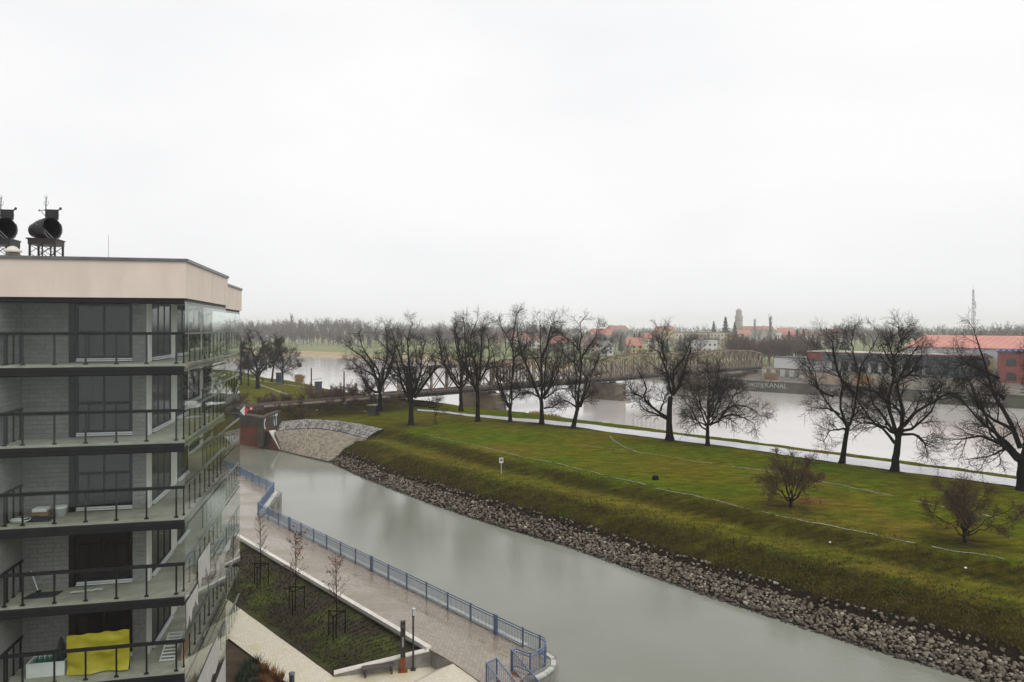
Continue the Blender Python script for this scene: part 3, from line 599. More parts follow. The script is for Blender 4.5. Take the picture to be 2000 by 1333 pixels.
MB().box(-6, -.23, .23, 1.80, ZB - .06, ZB - .01).build('soffit', CEIL, apt); MB().box(-1.655, -.23, 1.80, 8.8, ZB - .065, ZB - .012).build('soffit', CEIL, apt)

# balcony slabs and dark edge trims
SIDET = mat('grey_edge_profile', (0.13, 0.13, 0.13), (0.18, 0.18, 0.18), 3, .35, spec=.6)
for k in range(NF):
    f = zl(FL[k])
    s = MB().prism([(-5.96, .05), (-.05, .05), (-.05, 8.8), (-1.64, 8.8), (-1.64, 1.79), (-5.96, 1.79)], f - .30, f).build('balcony_slab', SLAB, apt)
    MB().box(-6.05, .02, -.05, .048, f - .37, f - .09).build('edge_trim', TRIM, s); MB().box(-.048, -.01, .06, 8.80, f - .20, f - .10).build('edge_trim', SIDET, s)
    MB().box(-6.03, .03, -.075, -.051, f - .22, f - .18).build('edge_rib', TRIM, s)
    s2 = MB().prism([(-2.64, 8.82), (-1.05, 8.82), (-1.05, 20.5), (-2.64, 20.5)], f - .30, f).build('balcony_slab', SLAB, apt)
    MB().box(-1.048, -1.01, 8.85, 20.50, f - .20, f - .10).build('edge_trim', SIDET, s2)

# balustrades and frameless upper glazing
fx = [-0.27 - i * 0.995 for i in range(6)]
post_m = MB().box(-.028, .028, -.02, .02, 0, 1.06).box(-.07, .07, -.035, .035, 0, .05); post_me = make_mesh('post', post_m.v, post_m.f); post_me.materials.append(TRIM)
CAPR = mat('grey_handrail', (0.10, 0.10, 0.10), (0.15, 0.15, 0.15), 3, 0.3, spec=0.6)
def panes(parent, name, a, b, z0, z1, w=1.0, gap=.006, th=.012):
    """row of glass panes from a to b (plan points)"""
    a = np.array(a, float); b = np.array(b, float); L = np.linalg.norm(b - a); n_ = max(1, round(L / w)); t = (b - a) / L; nrm_ = np.array([-t[1], t[0]])
    for i in range(n_):
        p = a + t * (L * i / n_ + gap); q = a + t * (L * (i + 1) / n_ - gap)
        V = [(*(p - nrm_ * th / 2), z0), (*(q - nrm_ * th / 2), z0), (*(q + nrm_ * th / 2), z0), (*(p + nrm_ * th / 2), z0)]; V += [(x, y, z1) for x, y, _ in V]
        MB().add(V, [(0,3,2,1),(4,5,6,7),(0,1,5,4),(1,2,6,5),(2,3,7,6),(3,0,4,7)]).build(name, GLASS, parent)
for k in range(NF):
    f = zl(FL[k]); top = (zl(FL[k - 1]) - .37) if k else ZB - .17
    front = k <= 5
    runs = []
    if front: runs.append(('front', (-5.98, .0), (0, 0)))
    runs.append(('side', (0.0, 0.02), (0.0, 8.78))); runs.append(('rear', (-1.0, 8.87), (-1.0, 20.48)))
    for nm, a, b in runs:
        rl = MB(); rail_z = f + 1.10
        if nm == 'front':
            rr = rl.bar((a[0], .03, rail_z), (b[0] + .03, .03, rail_z), .11, .10).build('balustrade', TRIM, apt)
            MB().bar((-5.93, .09, rail_z - .002), (-5.93, 1.74, rail_z - .002), .11, .065).build('return_rail', TRIM, rr)
            for x in fx + [-5.80]:
                o = link('post', post_me, None, rr); o.location = (x, .07, f)
            for yy in (.55, 1.05, 1.6):
                o = link('post', post_me, None, rr); o.location = (-5.92, yy, f); o.rotation_euler = (0, 0, R(90))
            panes(rr, 'glass_pane', (-5.96, -.0), (-.03, -.0), f - .06, rail_z - .05)
        else:
            x = a[0] - .03
            rr = rl.bar((x, a[1], rail_z), (x, b[1], rail_z), .11, .065).build('balustrade', CAPR, apt)
            n_ = int(round(b[1] - a[1]))
            for i in range(n_):
                o = link('post', post_me, None, rr); o.location = (x - .05, a[1] + .35 + i * (b[1] - a[1]) / n_, f); o.rotation_euler = (0, 0, R(90))
            panes(rr, 'glass_pane', (a[0] + .03, a[1] + .03), (a[0] + .03, b[1]), f - .30, rail_z + .01)
        z0 = rail_z + .04; gl = None
        tr_ = MB().bar((a[0], a[1] + (.03 if nm == 'front' else 0), top - .02), (b[0], b[1] + (.03 if nm == 'front' else 0), top - .02), .05, .04).build('glazing_track', TRIM, apt)
        dx = 0 if nm == 'front' else -.01
        panes(tr_, 'glass_pane', (a[0] + (0 if nm == 'front' else .03), a[1]), (b[0] + (0 if nm == 'front' else .03), b[1]), z0 - (0 if nm == 'front' else .02), top - .045 + (0 if nm == 'front' else .10))

# doors and windows behind the balconies
def window(parent, horiz, x0, x1, z0, z1, plane, mull=1, out=1):
    """glazed door: horiz 'x' lies in a plane y=plane facing -y, 'y' in a plane x=plane facing +x"""
    def B(a0, a1, c0, c1, t0, t1):
        return MB().box(a0, a1, plane - t1, plane - t0, c0, c1) if horiz == 'x' else MB().box(plane + t0, plane + t1, a0, a1, c0, c1)
    w_ = B(x0, x1, z0, z1, .0, .012).build('glazed_door', DARKIN, parent)
    fw = .07
    for a0, a1, c0, c1 in ((x0, x1, z1 - fw, z1), (x0, x1, z0, z0 + fw), (x0, x0 + fw, z0 + fw, z1 - fw), (x1 - fw, x1, z0 + fw, z1 - fw)): B(a0, a1, c0, c1, .013, .055).build('frame', FRAME, w_)
    xs_ = np.linspace(x0 + fw, x1 - fw, mull + 2)
    for i in range(mull + 1):
        B(xs_[i] + .035, xs_[i + 1] - .035, z0 + fw + .004, z1 - fw - .004, .014, .030).build('pane', PANE, w_)
        if i: B(xs_[i] - .034, xs_[i] + .034, z0 + fw, z1 - fw, .0135, .052).build('frame', FRAME, w_)
    B(x0 + .05, x1, z0 - .05, z0 - .005, .013, .10).build('threshold', ALU, w_); B(x0 + .05, x1 + .02, z0 - .115, z0 - .075, .013, .16).build('threshold', ALU, w_)
for k in range(NF):
    f = zl(FL[k])
    if k <= 5:
        window(apt, 'x', -4.15, -2.2, f + .16, f + 2.36, 1.81)
        MB().box(-4.36, -4.16, 1.70, 1.80, f + .005, f + 2.49).build('dark_jamb_strip', FRAME, apt)  # plain dark strip along the left door jamb, full storey height
    window(apt, 'y', 2.15, 5.2, f + .16, f + 2.36, -1.66, 2)
    window(apt, 'y', 6.3, 8.5, f + .16, f + 2.36, -1.66, 1)
    MB().box(-1.659, -1.60, 5.22, 6.28, f + .004, f + 2.495).build('pier', RENDERW, apt); MB().box(-1.70, -1.60, 1.745, 2.13, f + .004, f + 2.495).build('pier', RENDERW, apt)
    for y0, y1 in ((9.6, 12.2), (13.6, 16.4), (17.4, 20.0)): window(apt, 'y', y0, y1, f + .16, f + 2.36, -2.66, 1)
    for y0, y1 in ((8.84, 9.58), (12.22, 13.58), (16.42, 17.38), (20.02, 20.48)): MB().box(-2.659, -2.60, y0, y1, f + .004, f + 2.495).build('pier', RENDERW, apt)
    MB().box(-1.66, -1.60, 2.15, 8.5, f + 2.37, f + 2.495).build('lintel', RENDERW, apt)
# facing blocks: first three storeys singly, the rest joined
cnt = 0; rest = MB(); BH = 0.166; shared = {}
def block_mesh(w_, ax):
    key = (round(w_, 3), ax)
    if key not in shared:
        m_ = MB().box(.002, w_ - .002, -.055, -.001, .006, BH - .006) if ax == 'x' else MB().box(.001, .055, .002, w_ - .002, .006, BH - .006)
        me_ = make_mesh('block', m_.v, m_.f); me_.materials.append(BLOCK); shared[key] = me_
    return shared[key]
def blockwall(ax, a0, a1, plane, z0, z1, single, bw=0.52):
    global cnt
    n_ = max(1, round((a1 - a0) / bw)); w_ = (a1 - a0) / n_; rows_ = int((z1 - z0) / BH)
    for r in range(rows_):
        cuts = [a0 + w_ * i for i in range(n_ + 1)] if r % 2 == 0 else [a0] + [a0 + w_ * (i + .5) for i in range(n_)] + [a1]
        for c0, c1 in zip(cuts[:-1], cuts[1:]):
            z = z0 + r * BH
            if single and cnt < 300:
                o = link('block', block_mesh(c1 - c0, ax), None, apt); o.location = (c0, plane, z) if ax == 'x' else (plane, c0, z); cnt += 1
            else:
                if ax == 'x': rest.box(c0 + .005, c1 - .005, plane - .055, plane - .001, z + .005, z + BH - .005)
                else: rest.box(plane + .001, plane + .055, c0 + .005, c1 - .005, z + .005, z + BH - .005)
for k in range(6):
    f = zl(FL[k]) + .004
    blockwall('x', -5.94, -4.37, 1.81, f, f + 2.5, k < 4)
    blockwall('x', -2.19, -1.71, 1.81, f, f + 2.5, k < 4)
    blockwall('y', .02, 1.745, -6.0, f, f + 2.5, k < 3)
blockwall('x', -7.5, -6.06, -.02, 0.1, ZB - .2, False)
tag(rest.build('facing_blocks', BLOCK, apt), kind='stuff')
# strips of torn white protective film on the lower side glazing
FILM = mat('white_film', (0.34, 0.335, 0.31), (0.44, 0.435, 0.41), 3, 0.6)
def film(x, y0, y1, z0, z1, seed):
    r = random.Random(seed); n_ = 9; V = []; F = []
    for i in range(n_):
        y = y0 + (y1 - y0) * i / (n_ - 1); zb = z0 + r.uniform(-.25, .35); 
        for dx in (0, .012): V += [(x + dx + .02 * r.random(), y, zb), (x + dx, y, z1)]
    for i in range(n_ - 1):
        a = 4 * i; F += [(a, a + 1, a + 5, a + 4), (a + 2, a + 6, a + 7, a + 3), (a, a + 4, a + 6, a + 2)]
    MB().add(V, F).build('protective_film', FILM, apt)
film(.05, .1, 2.2, zl(FL[4]) - .35 + 2.0, zl(FL[3]) - .37, 1); film(.05, 2.2, 4.6, zl(FL[3]) - .55, zl(FL[3]) + .55, 2); film(.05, 1.0, 6.5, zl(FL[5]) + .2, zl(FL[5]) + 1.4, 3)
film(-.95, 12.0, 16.5, zl(FL[4]) - .45, zl(FL[4]) + .2, 4); film(.05, 3.0, 8.6, zl(FL[6]) + .4, zl(FL[6]) + 2.3, 5)

# ------------------------------------------------------------------ roof things
def cowl(u, d, label, s=1.0):
    p = D(u, 640, d); p[2] = 20.96
    r = root('chimney_cowl', p, R(14), label, 'chimney cowl', 'black chimney cowls on the flat roof')
    w_ = .60; r.scale = (.84, .84, .96)
    for sx in (-1, 0, 1):
        for sy in (-1, 1): MB().bar((sx * w_, sy * w_, 0), (sx * w_, sy * w_, 1.36), .09 if sx else .06).build('leg', IRON, r)
    for sx in (-1, 0):
        for sy in (-1, 1):
            for z0 in (.55, .95):
                MB().bar((sx * w_, sy * w_, z0), ((sx + 1) * w_, sy * w_, z0 + .4), .025).build('brace', IRON, r); MB().bar(((sx + 1) * w_, sy * w_, z0), (sx * w_, sy * w_, z0 + .4), .025).build('brace', IRON, r)
    MB().box(-.68, .66, -.66, .66, 1.36, 1.62).box(-.76, .70, -.70, .70, 1.60, 1.66).build('collar', IRON, r)
    # scoop: an open tapering drum, wide mouth to the right and front
    m_ = MB(); A = Vector((-.72, .25, 2.08)); B = Vector((.28, -.30, 2.15)); ax = (B - A).normalized(); xx = ax.cross(Vector((0, 0, 1))).normalized(); yy = xx.cross(ax)
    V = []; F = []; n_ = 20
    prof = [(0, .05), (0.0, .34), (.5, .52), (1.0, .60), (1.12, .60), (1.12, .57), (1.0, .57), (.5, .48), (.04, .30), (.04, .03)]
    for t_, rr_ in prof:
        for k in range(n_):
            a = 2 * math.pi * k / n_; V.append(A.lerp(B, t_) + xx * (rr_ * math.cos(a)) + yy * (rr_ * .92 * math.sin(a)))
    for i in range(len(prof) - 1):
        for k in range(n_): F.append((i*n_+k, i*n_+(k+1) % n_, (i+1)*n_+(k+1) % n_, (i+1)*n_+k))
    m_.add(V, F).build('scoop', IRON, r, True)
    m_ = MB()
    pts = [(B + xx * (.585 * math.cos(a)) + yy * (.54 * math.sin(a)) + ax * .17) for a in np.linspace(2.6, 5.9, 12)]
    m_.tube(pts, .03, 6).build('mouth_ring', CAPM, r)
    MB().tube([(-.35, -.62, 2.35), (.15, -.72, 2.05), (.55, -.68, 1.66)], .02, 6).build('stay_rod', CAPM, r)
    MB().box(-.06, .58, -.04, .04, 2.62, 3.08).box(-.06, .60, -.055, .055, 2.83, 2.87).box(-.07, .60, -.06, .06, 3.06, 3.10).build('wind_vane', IRON, r)
    MB().bar((.55, 0, 3.06), (.66, 0, 3.14), .05).build('vane_arm', IRON, r)
    bm = MB(); bm.lathe([(.01, -.07), (.05, -.05), (.07, 0), (.05, .05), (.01, .07)], 10, (.68, 0, 3.16)).lathe([(.01, -.05), (.05, 0), (.01, .05)], 8, (-.36, 0, 3.04)).build('counterweight', IRON, r, True)
    MB().bar((-.36, 0, 3.04), (-.06, 0, 3.06), .03).bar((-.27, 0, 3.0), (-.04, 0, 2.76), .025).build('vane_arm', IRON, r)
    m_ = MB().tube([(-.04, 0, 3.06), (-.02, 0, 3.65)], .025, 6)
    for s_ in (-1, 1):
        m_.tube([(-.02, 0, 3.60), (-.02 + s_ * .05, 0, 3.66), (-.02 + s_ * .08, 0, 3.74)], .012, 5); m_.tube([(-.02, 0, 3.25), (-.02 + s_ * .10, 0, 3.35), (-.02 + s_ * .12, 0, 3.45), (-.02 + s_ * .07, 0, 3.50)], .010, 5)
    m_.tube([(-.02, 0, 3.65), (-.02, 0, 3.82)], .008, 5).build('finial', IRON, r)
cowl(91, 33.0, 'black chimney cowl with wind vane, the one wholly in view above the roof')
cowl(3, 33.0, 'black chimney cowl with wind vane, cut off by the left edge of the picture')
p = D(25, 640, 31.5); p[2] = 20.96
r = root('roof_vent', p, 0, 'small cream mushroom roof vent beside the black cowl', 'roof vent')
CREAM = mat('cream_enamel', (0.50, 0.49, 0.44), (0.58, 0.57, 0.52), 4, 0.5)
MB().lathe([(.12, 0), (.12, .78), (.16, .80), (.16, .84)], 12).build('stem', CAPM, r); MB().lathe([(.30, .84), (.36, .88), (.34, .94), (.22, 1.0), (.16, 1.08), (.04, 1.12)], 16).build('cap', CREAM, r, True)
MB().lathe([(.22, .70), (.32, .74), (.22, .80)], 16).build('skirt', CAPM, r, True)
p = D(212, 640, 33.5); p[2] = 20.96
r = root('lightning_rod', p, 0, 'thin lightning rod standing on the flat roof', 'lightning rod'); MB().lathe([(.15, 0), (.15, .08), (.05, .1)], 8).build('foot', CONC_L, r); MB().tube([(0, 0, .1), (0, 0, 1.9)], [.012, .006], 6).build('rod', CAPM, r)

# ------------------------------------------------------------------ things lying on the balconies
def bthing(name, x, y, k, label, cat): return root(name, BW(x, y, FL[k]), BROT, label, cat)
WHITEP = mat('white_foam', (0.55, 0.57, 0.55), (0.66, 0.68, 0.66), 3, 0.8); CARD = mat('brown_card', (0.20, 0.13, 0.08), (0.27, 0.18, 0.11), 3, 0.9)
CLOTH = mat('dark_cloth', (0.02, 0.022, 0.026), (0.04, 0.043, 0.05), 4, 0.95, 0.4); YEL = mat('yellow_tarpaulin', (0.36, 0.315, 0.015), (0.46, 0.40, 0.03), 1.5, 0.5, 0.5, bscale=3)
WOOD = mat('pale_wood', (0.28, 0.15, 0.08), (0.36, 0.21, 0.12), 3, 0.7, stretch=(1, 1, .2)); GREEN = mat('green_plastic', (0.01, 0.09, 0.06), (0.02, 0.13, 0.09), 4, 0.6)
r = bthing('carton', -5.05, 1.15, 2, 'brown carton with white lid on the third balcony down', 'carton')
MB().box(-.26, .26, -.18, .18, 0, .24).build('carton_body', CARD, r); MB().box(-.24, .22, -.20, .17, .245, .36).build('lid', WHITEP, r)
r = bthing('storage_tub', -4.45, 1.2, 2, 'upright white tub beside the carton on the third balcony', 'tub')
MB().lathe([(.17, 0), (.20, .30), (.22, .31), (.22, .35), (.19, .35), (.16, .05)], 14).build('tub_body', WHITEP, r, True); MB().lathe([(.225, .351), (.225, .375)], 14).build('lid', WHITEP, r)
r = bthing('dark_blanket', -5.05, .75, 2, 'crumpled dark blanket in front of the carton on the third balcony', 'blanket')
V, Q = [], []
for i in range(13):
    for j in range(9):
        x, y = -.5 + i / 12, -.3 + .6 * j / 8; e = max(0, 1 - (x / .5) ** 2) * max(0, 1 - (y / .32) ** 2); V.append((x, y, .02 + e * (.12 + .08 * mnoise.noise(Vector((x * 6, y * 6, 1))))))
for i in range(12):
    for j in range(8): Q.append((i*9+j, (i+1)*9+j, (i+1)*9+j+1, i*9+j+1))
link('cloth', np_mesh('cloth', V, quads=Q, smooth=True), CLOTH, r)
r = bthing('cable_coil', -5.5, .55, 2, 'coil of white cable in the corner of the third balcony', 'cable coil')
m_ = MB()
for q_ in range(4): m_.tube([(math.cos(a) * (.22 + .03 * q_), math.sin(a) * (.16 + .02 * q_), .03 + .025 * q_ + .02 * math.sin(3 * a)) for a in np.linspace(0, 6.2, 16)], .014, 5)
m_.build('coil', WHITEP, r)
r = bthing('rubber_mat', -5.0, 1.0, 3, 'flat dark mat on the fourth balcony floor', 'mat'); MB().add([(-.55, -.3, 0.004), (.5, -.25, .004), (.6, .3, .004), (-.4, .28, .004), (-.55, -.3, .03), (.5, -.25, .03), (.6, .3, .03), (-.4, .28, .03)], [(0,3,2,1),(4,5,6,7),(0,1,5,4),(1,2,6,5),(2,3,7,6),(3,0,4,7)]).build('sheet', CLOTH, r)
r = bthing('torn_film', -3.6, 1.0, 3, 'crumpled strip of white film on the fourth balcony floor', 'film')
m_ = MB(); prev = None
for i in range(8):
    x = -.45 + i * .13; z = .02 + .05 * random.random(); y = .05 * random.uniform(-1, 1); m_.add([(x, y - .06, z), (x + .13, y - .05, z + .02), (x + .13, y + .08, z + .03), (x, y + .07, z + .015), (x, y - .06, z + .01), (x + .13, y - .05, z + .03), (x + .13, y + .08, z + .04), (x, y + .07, z + .025)], [(0,3,2,1),(4,5,6,7),(0,1,5,4),(1,2,6,5),(2,3,7,6),(3,0,4,7)])
m_.build('strip', WHITEP, r)
r = bthing('folded_ladder', -5.3, 1.45, 3, 'short metal tool leaning in the corner of the fourth balcony', 'tool')
MB().tube([(-.25, .1, .75), (.05, -.05, .0)], .02, 6).build('handle', ALU, r); MB().box(-.02, .12, -.12, .02, 0, .07).build('head', FRAME, r)
r = bthing('foam_crate', -4.75, 1.0, 4, 'white foam crate with green bottles and dark bags on the lowest visible balcony', 'crate')
MB().box(-.62, .62, -.35, -.31, 0, .5).box(-.62, .62, .31, .35, 0, .5).box(-.62, -.58, -.308, .308, 0, .5).box(.58, .62, -.308, .308, 0, .5).box(-.578, .578, -.308, .308, 0, .04).build('crate_body', WHITEP, r)
for i in range(5):
    for j in range(3): MB().lathe([(.05, .1), (.05, .46), (.02, .52), (.02, .6)], 8, (-.42 + i * .16, -.2 + j * .17, 0)).build('bottle', GREEN, r)
MB().lathe([(.16, .1), (.2, .5), (.12, .85), (.05, 1.15), (.02, 1.2)], 10, (.35, .1, 0)).build('bag', CLOTH, r, True)
r = bthing('yellow_screen', -3.0, .62, 4, 'yellow tarpaulin stretched over a standing frame on the lowest visible balcony', 'tarpaulin')
V, Q = [], []
for i in range(29):
    for j in range(19):
        x = -1.03 + 2.06 * i / 28; z = .02 + 1.40 * j / 18; sag = .07 * math.sin(x * 5 + z * 3) * (1 - j / 18) + .07 * mnoise.noise(Vector((x * 2.2, z * 5, 3))) + .03 * mnoise.noise(Vector((x * 7, z * 9, 5))) ; V.append((x, -.05 + sag - (.10 if j < 3 else 0) * (3 - j) / 3, z + .06 * (i / 28) + (.02 * math.sin(i * .8) if j == 18 else 0)))
for i in range(28):
    for j in range(18): Q.append((i*19+j, (i+1)*19+j, (i+1)*19+j+1, i*19+j+1))
link('tarpaulin', np_mesh('tarpaulin', V, quads=Q, smooth=True), YEL, r)
for x in (-1.0, 1.0): MB().bar((x, .03, 0), (x, .03, 1.38), .035).build('frame_post', FRAME, r)
MB().bar((-1.0, .03, 1.38), (1.0, .03, 1.42), .03).build('frame_bar', FRAME, r)
r = bthing('drying_rack', -.78, 1.6, 4, 'white slatted drying rack leaning near the corner of the lowest visible balcony', 'rack')
for s_ in (-1, 1): MB().bar((s_ * .25, -.7, .05), (s_ * .25, .7, .55), .035).build('side_rail', ALU, r)
for i in range(9): MB().bar((-.25, -.66 + i * .165, .075 + i * .059), (.25, -.66 + i * .165, .075 + i * .059), .03, .05).build('slat', WHITEP, r)
for s_ in (-1, 1): MB().bar((s_ * .25, .66, .53), (s_ * .25, .75, 0), .03).build('leg', ALU, r)
r = bthing('wooden_board', -.30, 1.5, 4, 'pale wooden board leaning beside the drying rack', 'board')
MB().add([(-.02, -.6, 0), (.03, -.6, 0), (.03, .7, 0), (-.02, .7, 0), (.10, -.6, .8), (.15, -.6, .8), (.15, .7, .8), (.10, .7, .8)], [(0,3,2,1),(4,5,6,7),(0,1,5,4),(1,2,6,5),(2,3,7,6),(3,0,4,7)]).build('plank', WOOD, r)
# ------------------------------------------------------------------ blue canal railing
RZ = Z_PROM + 1.0
def T(u, v): p = G(u, v, RZ); return np.array([p[0], p[1], Z_PROM])
RUN1 = [FB[0], FB[1], FB[2], FB[3]]; RUN2 = [FB[3], FB[4]]; RUN3 = [FB[4], T(1021, 1228)]
RUN4 = [T(1021, 1228), T(1054, 1242), T(1062, 1245.5), T(1066, 1250), T(1067, 1256), T(1064, 1263), T(1059, 1267), T(1036, 1278)]
RUN5 = [T(1036, 1278), T(1008, 1267.5), T(999, 1271)]
rail_root = root('canal_railing', FB[5], 0, 'long blue steel railing along the promenade ending in a curve', 'railing')
org = np.array(FB[5]); bars_far = MB(); nbar = 0
bar_me = make_mesh('bar', *(lambda m_: (m_.v, m_.f))(MB().box(-.013, .013, -.013, .013, .12, .88))); bar_me.materials.append(BLUE)
pst = MB().box(-.04, .04, -.04, .04, -.02, 1.04).box(-.045, .045, -.045, .045, 1.04, 1.06); post_b = make_mesh('post', pst.v, pst.f); post_b.materials.append(BLUE)
pst = MB().box(-.14, .14, -.05, .05, -.02, 1.06).box(-.15, .15, -.06, .06, 1.06, 1.08); post_w = make_mesh('wide_post', pst.v, pst.f); post_w.materials.append(BLUE)
def railing(L, rt, org, spacing=2.28, single=True, wide_every=0, near_first=False, nposts=None):
    global nbar
    L = np.array(L, float); s = np.concatenate([[0], np.cumsum(np.linalg.norm(np.diff(L, axis=0), axis=1))]); tot = s[-1]
    at = lambda q_: np.array([np.interp(q_, s, L[:, k]) for k in range(3)])
    n_ = nposts or max(1, round(tot / spacing))
    for i in range(n_ + 1):
        q_ = tot * i / n_; p = at(q_) - org; t = at(min(tot, q_ + .1)) - at(max(0, q_ - .1))
        wd = wide_every and i % wide_every == 1
        o = link('wide_post' if wd else 'post', post_w if wd else post_b, None, rt); o.location = p; o.rotation_euler = (0, 0, math.atan2(t[1], t[0]))
    fine_ = resample(L, 0.25) if len(L) > 3 and tot < 8 else L
    for z, w_ in ((1.0, .055), (.86, .04), (.12, .04)):
        for i in range(len(fine_) - 1): MB().bar(fine_[i] - org + (0, 0, z), fine_[i + 1] - org + (0, 0, z), w_).build('rail', BLUE, rt)
    nb = int(tot / .125)
    for i in range(nb):
        q_ = tot * (i + .5) / nb; p = at(q_) - org
        if single and nbar < 298 and at(q_)[1] < 60: o = link('bar', bar_me, None, rt); o.location = p; nbar += 1
        else: bars_far.box(p[0] - .013, p[0] + .013, p[1] - .013, p[1] + .013, p[2] + .12, p[2] + .88)
railing(RUN4, rail_root, org, 1.5); railing(RUN5, rail_root, org, 1.2); railing(RUN3[::-1], rail_root, org, wide_every=6); railing(RUN2, rail_root, org); railing(RUN1, rail_root, org, wide_every=4)
tag(bars_far.build('railing_bars', BLUE, rail_root), kind='stuff')
EDGEM = mat('pale_quay_edge', (0.36, 0.37, 0.33), (0.50, 0.51, 0.46), 1.5, 0.7, world=True)
er = tag(root('quay_edge', FB[4]), kind='structure', label='pale concrete edge under the blue railing')
for RUN in (RUN1, RUN2, RUN3):
    L = resample(np.array(RUN), 1.8)
    for a, b in zip(L[:-1], L[1:]):
        t = (b - a) / np.linalg.norm(b - a); nn_ = np.array([-t[1], t[0], 0]); nn_ = nn_ if nn_[1] > 0 else -nn_
        if RUN is RUN2: nn_ = np.array([.75, .3, 0])
        MB().bar(a + t * .01 + nn_ * .26 - FB[4] + (0, 0, -.02), b - t * .01 + nn_ * .26 - FB[4] + (0, 0, -.02), .42, .10).build('edge_stone', EDGEM, er)
L = resample(np.array(RUN4[1:]), .6)
for a, b in zip(L[:-1], L[1:]):
    t = (b - a) / np.linalg.norm(b - a); nn_ = np.array([t[1], -t[0], 0]); nn_ = np.array([-t[1], t[0], 0])
    MB().bar(a - t * .01 + nn_ * .40 - FB[4] + (0, 0, -.05), b + t * .03 + nn_ * .40 - FB[4] + (0, 0, -.05), .24, .12).build('edge_stone', EDGEM, er)

# gangway with rust coloured beams going down from the promenade
ga = T(1001, 1272); gb = T(950, 1296)
gw = root('gangway', ga, 0, 'rust red gangway with blue railings descending from the promenade corner', 'gangway')
gd = np.array([2.3, -4.2, -0.75]); off_b = gb - ga
for s_, o_ in ((0, np.zeros(3)), (1, off_b * .62)):
    MB().bar(o_ + (0.05, -.2, -.10), o_ + gd + (0.05, -.2, -.10), .16, .34).build('beam', RUST, gw)
for i in range(14):
    c0 = gd * (i + .5) / 14 + (0.05, -.2, -.02); MB().bar(c0, c0 + off_b * .62, .26, .05, up=(0, 0, 1)).build('plank', mat('gangway_plank', (0.20, 0.17, 0.11), (0.30, 0.26, 0.17), 3, 0.8, rnd=.1) if i == 0 else MATS['gangway_plank'], gw)
for o_ in (np.zeros(3), off_b * .62, off_b):
    d_ = gd if o_ is not off_b else gd * .8
    MB().bar(o_ + (0, 0, 1.0), o_ + d_ + (0, 0, 1.0), .05).build('handrail', BLUE, gw); MB().bar(o_ + (0, 0, .14), o_ + d_ + (0, 0, .14), .04).build('handrail', BLUE, gw)
    for q_ in (0, .5, 1.0): MB().bar(o_ + d_ * q_, o_ + d_ * q_ + (0, 0, 1.04), .075).build('post', BLUE, gw)
    for i in range(24):
        c0 = o_ + d_ * (i + .5) / 24; MB().bar(c0 + (0, 0, .14), c0 + (0, 0, .98), .02).build('bar', BLUE, gw)
MB().bar(off_b * .62 + (0, 0, 1.0), off_b + (0, 0, 1.0), .05).build('handrail', BLUE, gw)
for i in range(9): c0 = off_b * (.62 + .38 * (i + .5) / 9); MB().bar(c0 + (0, 0, .1), c0 + (0, 0, .98), .02).build('bar', BLUE, gw)

# ------------------------------------------------------------------ plaza furniture
p = G(807, 1309, Z_PLAZA); DARKS = mat('dark_grey_paint', (0.022, 0.023, 0.025), (0.032, 0.033, 0.035), 5, 0.45, spec=.5)
r = root('street_lamp', p, 0, 'slim dark street lamp with pale head at the promenade corner', 'lamp')
MB().box(-.13, .13, -.13, .13, 0, .06).build('foot', DARKS, r); MB().tube([(0, 0, .06), (0, 0, 2.85)], [.055, .05], 10).build('pole', DARKS, r)
MB().box(-.06, .07, -.06, .06, 2.80, 2.88).build('collar', DARKS, r); MB().box(-.02, .10, -.07, .07, 2.88, 3.22).box(-.04, .12, -.09, .09, 3.22, 3.25).build('lamp_head', mat('frosted_lamp', (0.42, 0.45, 0.46), (0.5, 0.53, 0.54), 3, 0.3), r); MB().box(-.06, -.022, -.05, .05, 2.88, 3.22).build('bracket', DARKS, r)
p = G(787, 1313, Z_PLAZA)
r = root('information_pylon', p, R(8), 'tall black information pylon on a rust red base', 'sign')
MB().box(-.12, .12, -.10, .10, 0, .78).box(-.24, .24, -.12, .12, 0, .10).build('base', RUST, r); MB().box(-.13, .13, -.11, .11, .782, 2.68).build('panel', mat('black_panel', (0.014, 0.012, 0.011), (0.022, 0.019, 0.017), 6, 0.4, spec=.5), r)
WHITE = mat('white_print', (0.62, 0.62, 0.60), None, rough=0.6)
tm = text_mesh('lettering', 'NABRZEZE', .11); tm.materials.append(WHITE); o = link('lettering', tm, None, r); o.location = (.035, -.114, 1.35); o.rotation_euler = (R(90), R(-90), 0)
tm = text_mesh('symbol', 'X', .2); tm.materials.append(mat('grey_print', (0.16, 0.16, 0.16), None, rough=.6)); o = link('symbol', tm, None, r); o.location = (-.065, -.114, 2.36); o.rotation_euler = (R(90), 0, 0)
a = G(712, 1322, Z_PLAZA); b = G(765, 1314, Z_PLAZA); c0 = (a + b) / 2; ang = math.atan2((b - a)[1], (b - a)[0])
r = root('bench', c0, ang, 'low dark park bench in front of the concrete wall', 'bench'); BW_ = mat('dark_bench_wood', (0.050, 0.040, 0.038), (0.085, 0.070, 0.066), 4, 0.6, stretch=(.3, 3, 1))
for i in range(5): MB().box(-.82, .82, -.24 + i * .098, -.155 + i * .098, .43, .47).build('slat', BW_, r)
for s_ in (-.68, .68): MB().box(s_ - .04, s_ + .04, -.22, .22, .38, .428).box(s_ - .04, s_ + .04, -.20, -.13, 0, .379).box(s_ - .04, s_ + .04, .13, .20, 0, .379).build('leg', DARKS, r)
p = G(570, 1352, Z_PLAZA)
r = root('bollard', p, 0, 'dark round bollard with grey cap at the edge of the pale path', 'bollard')
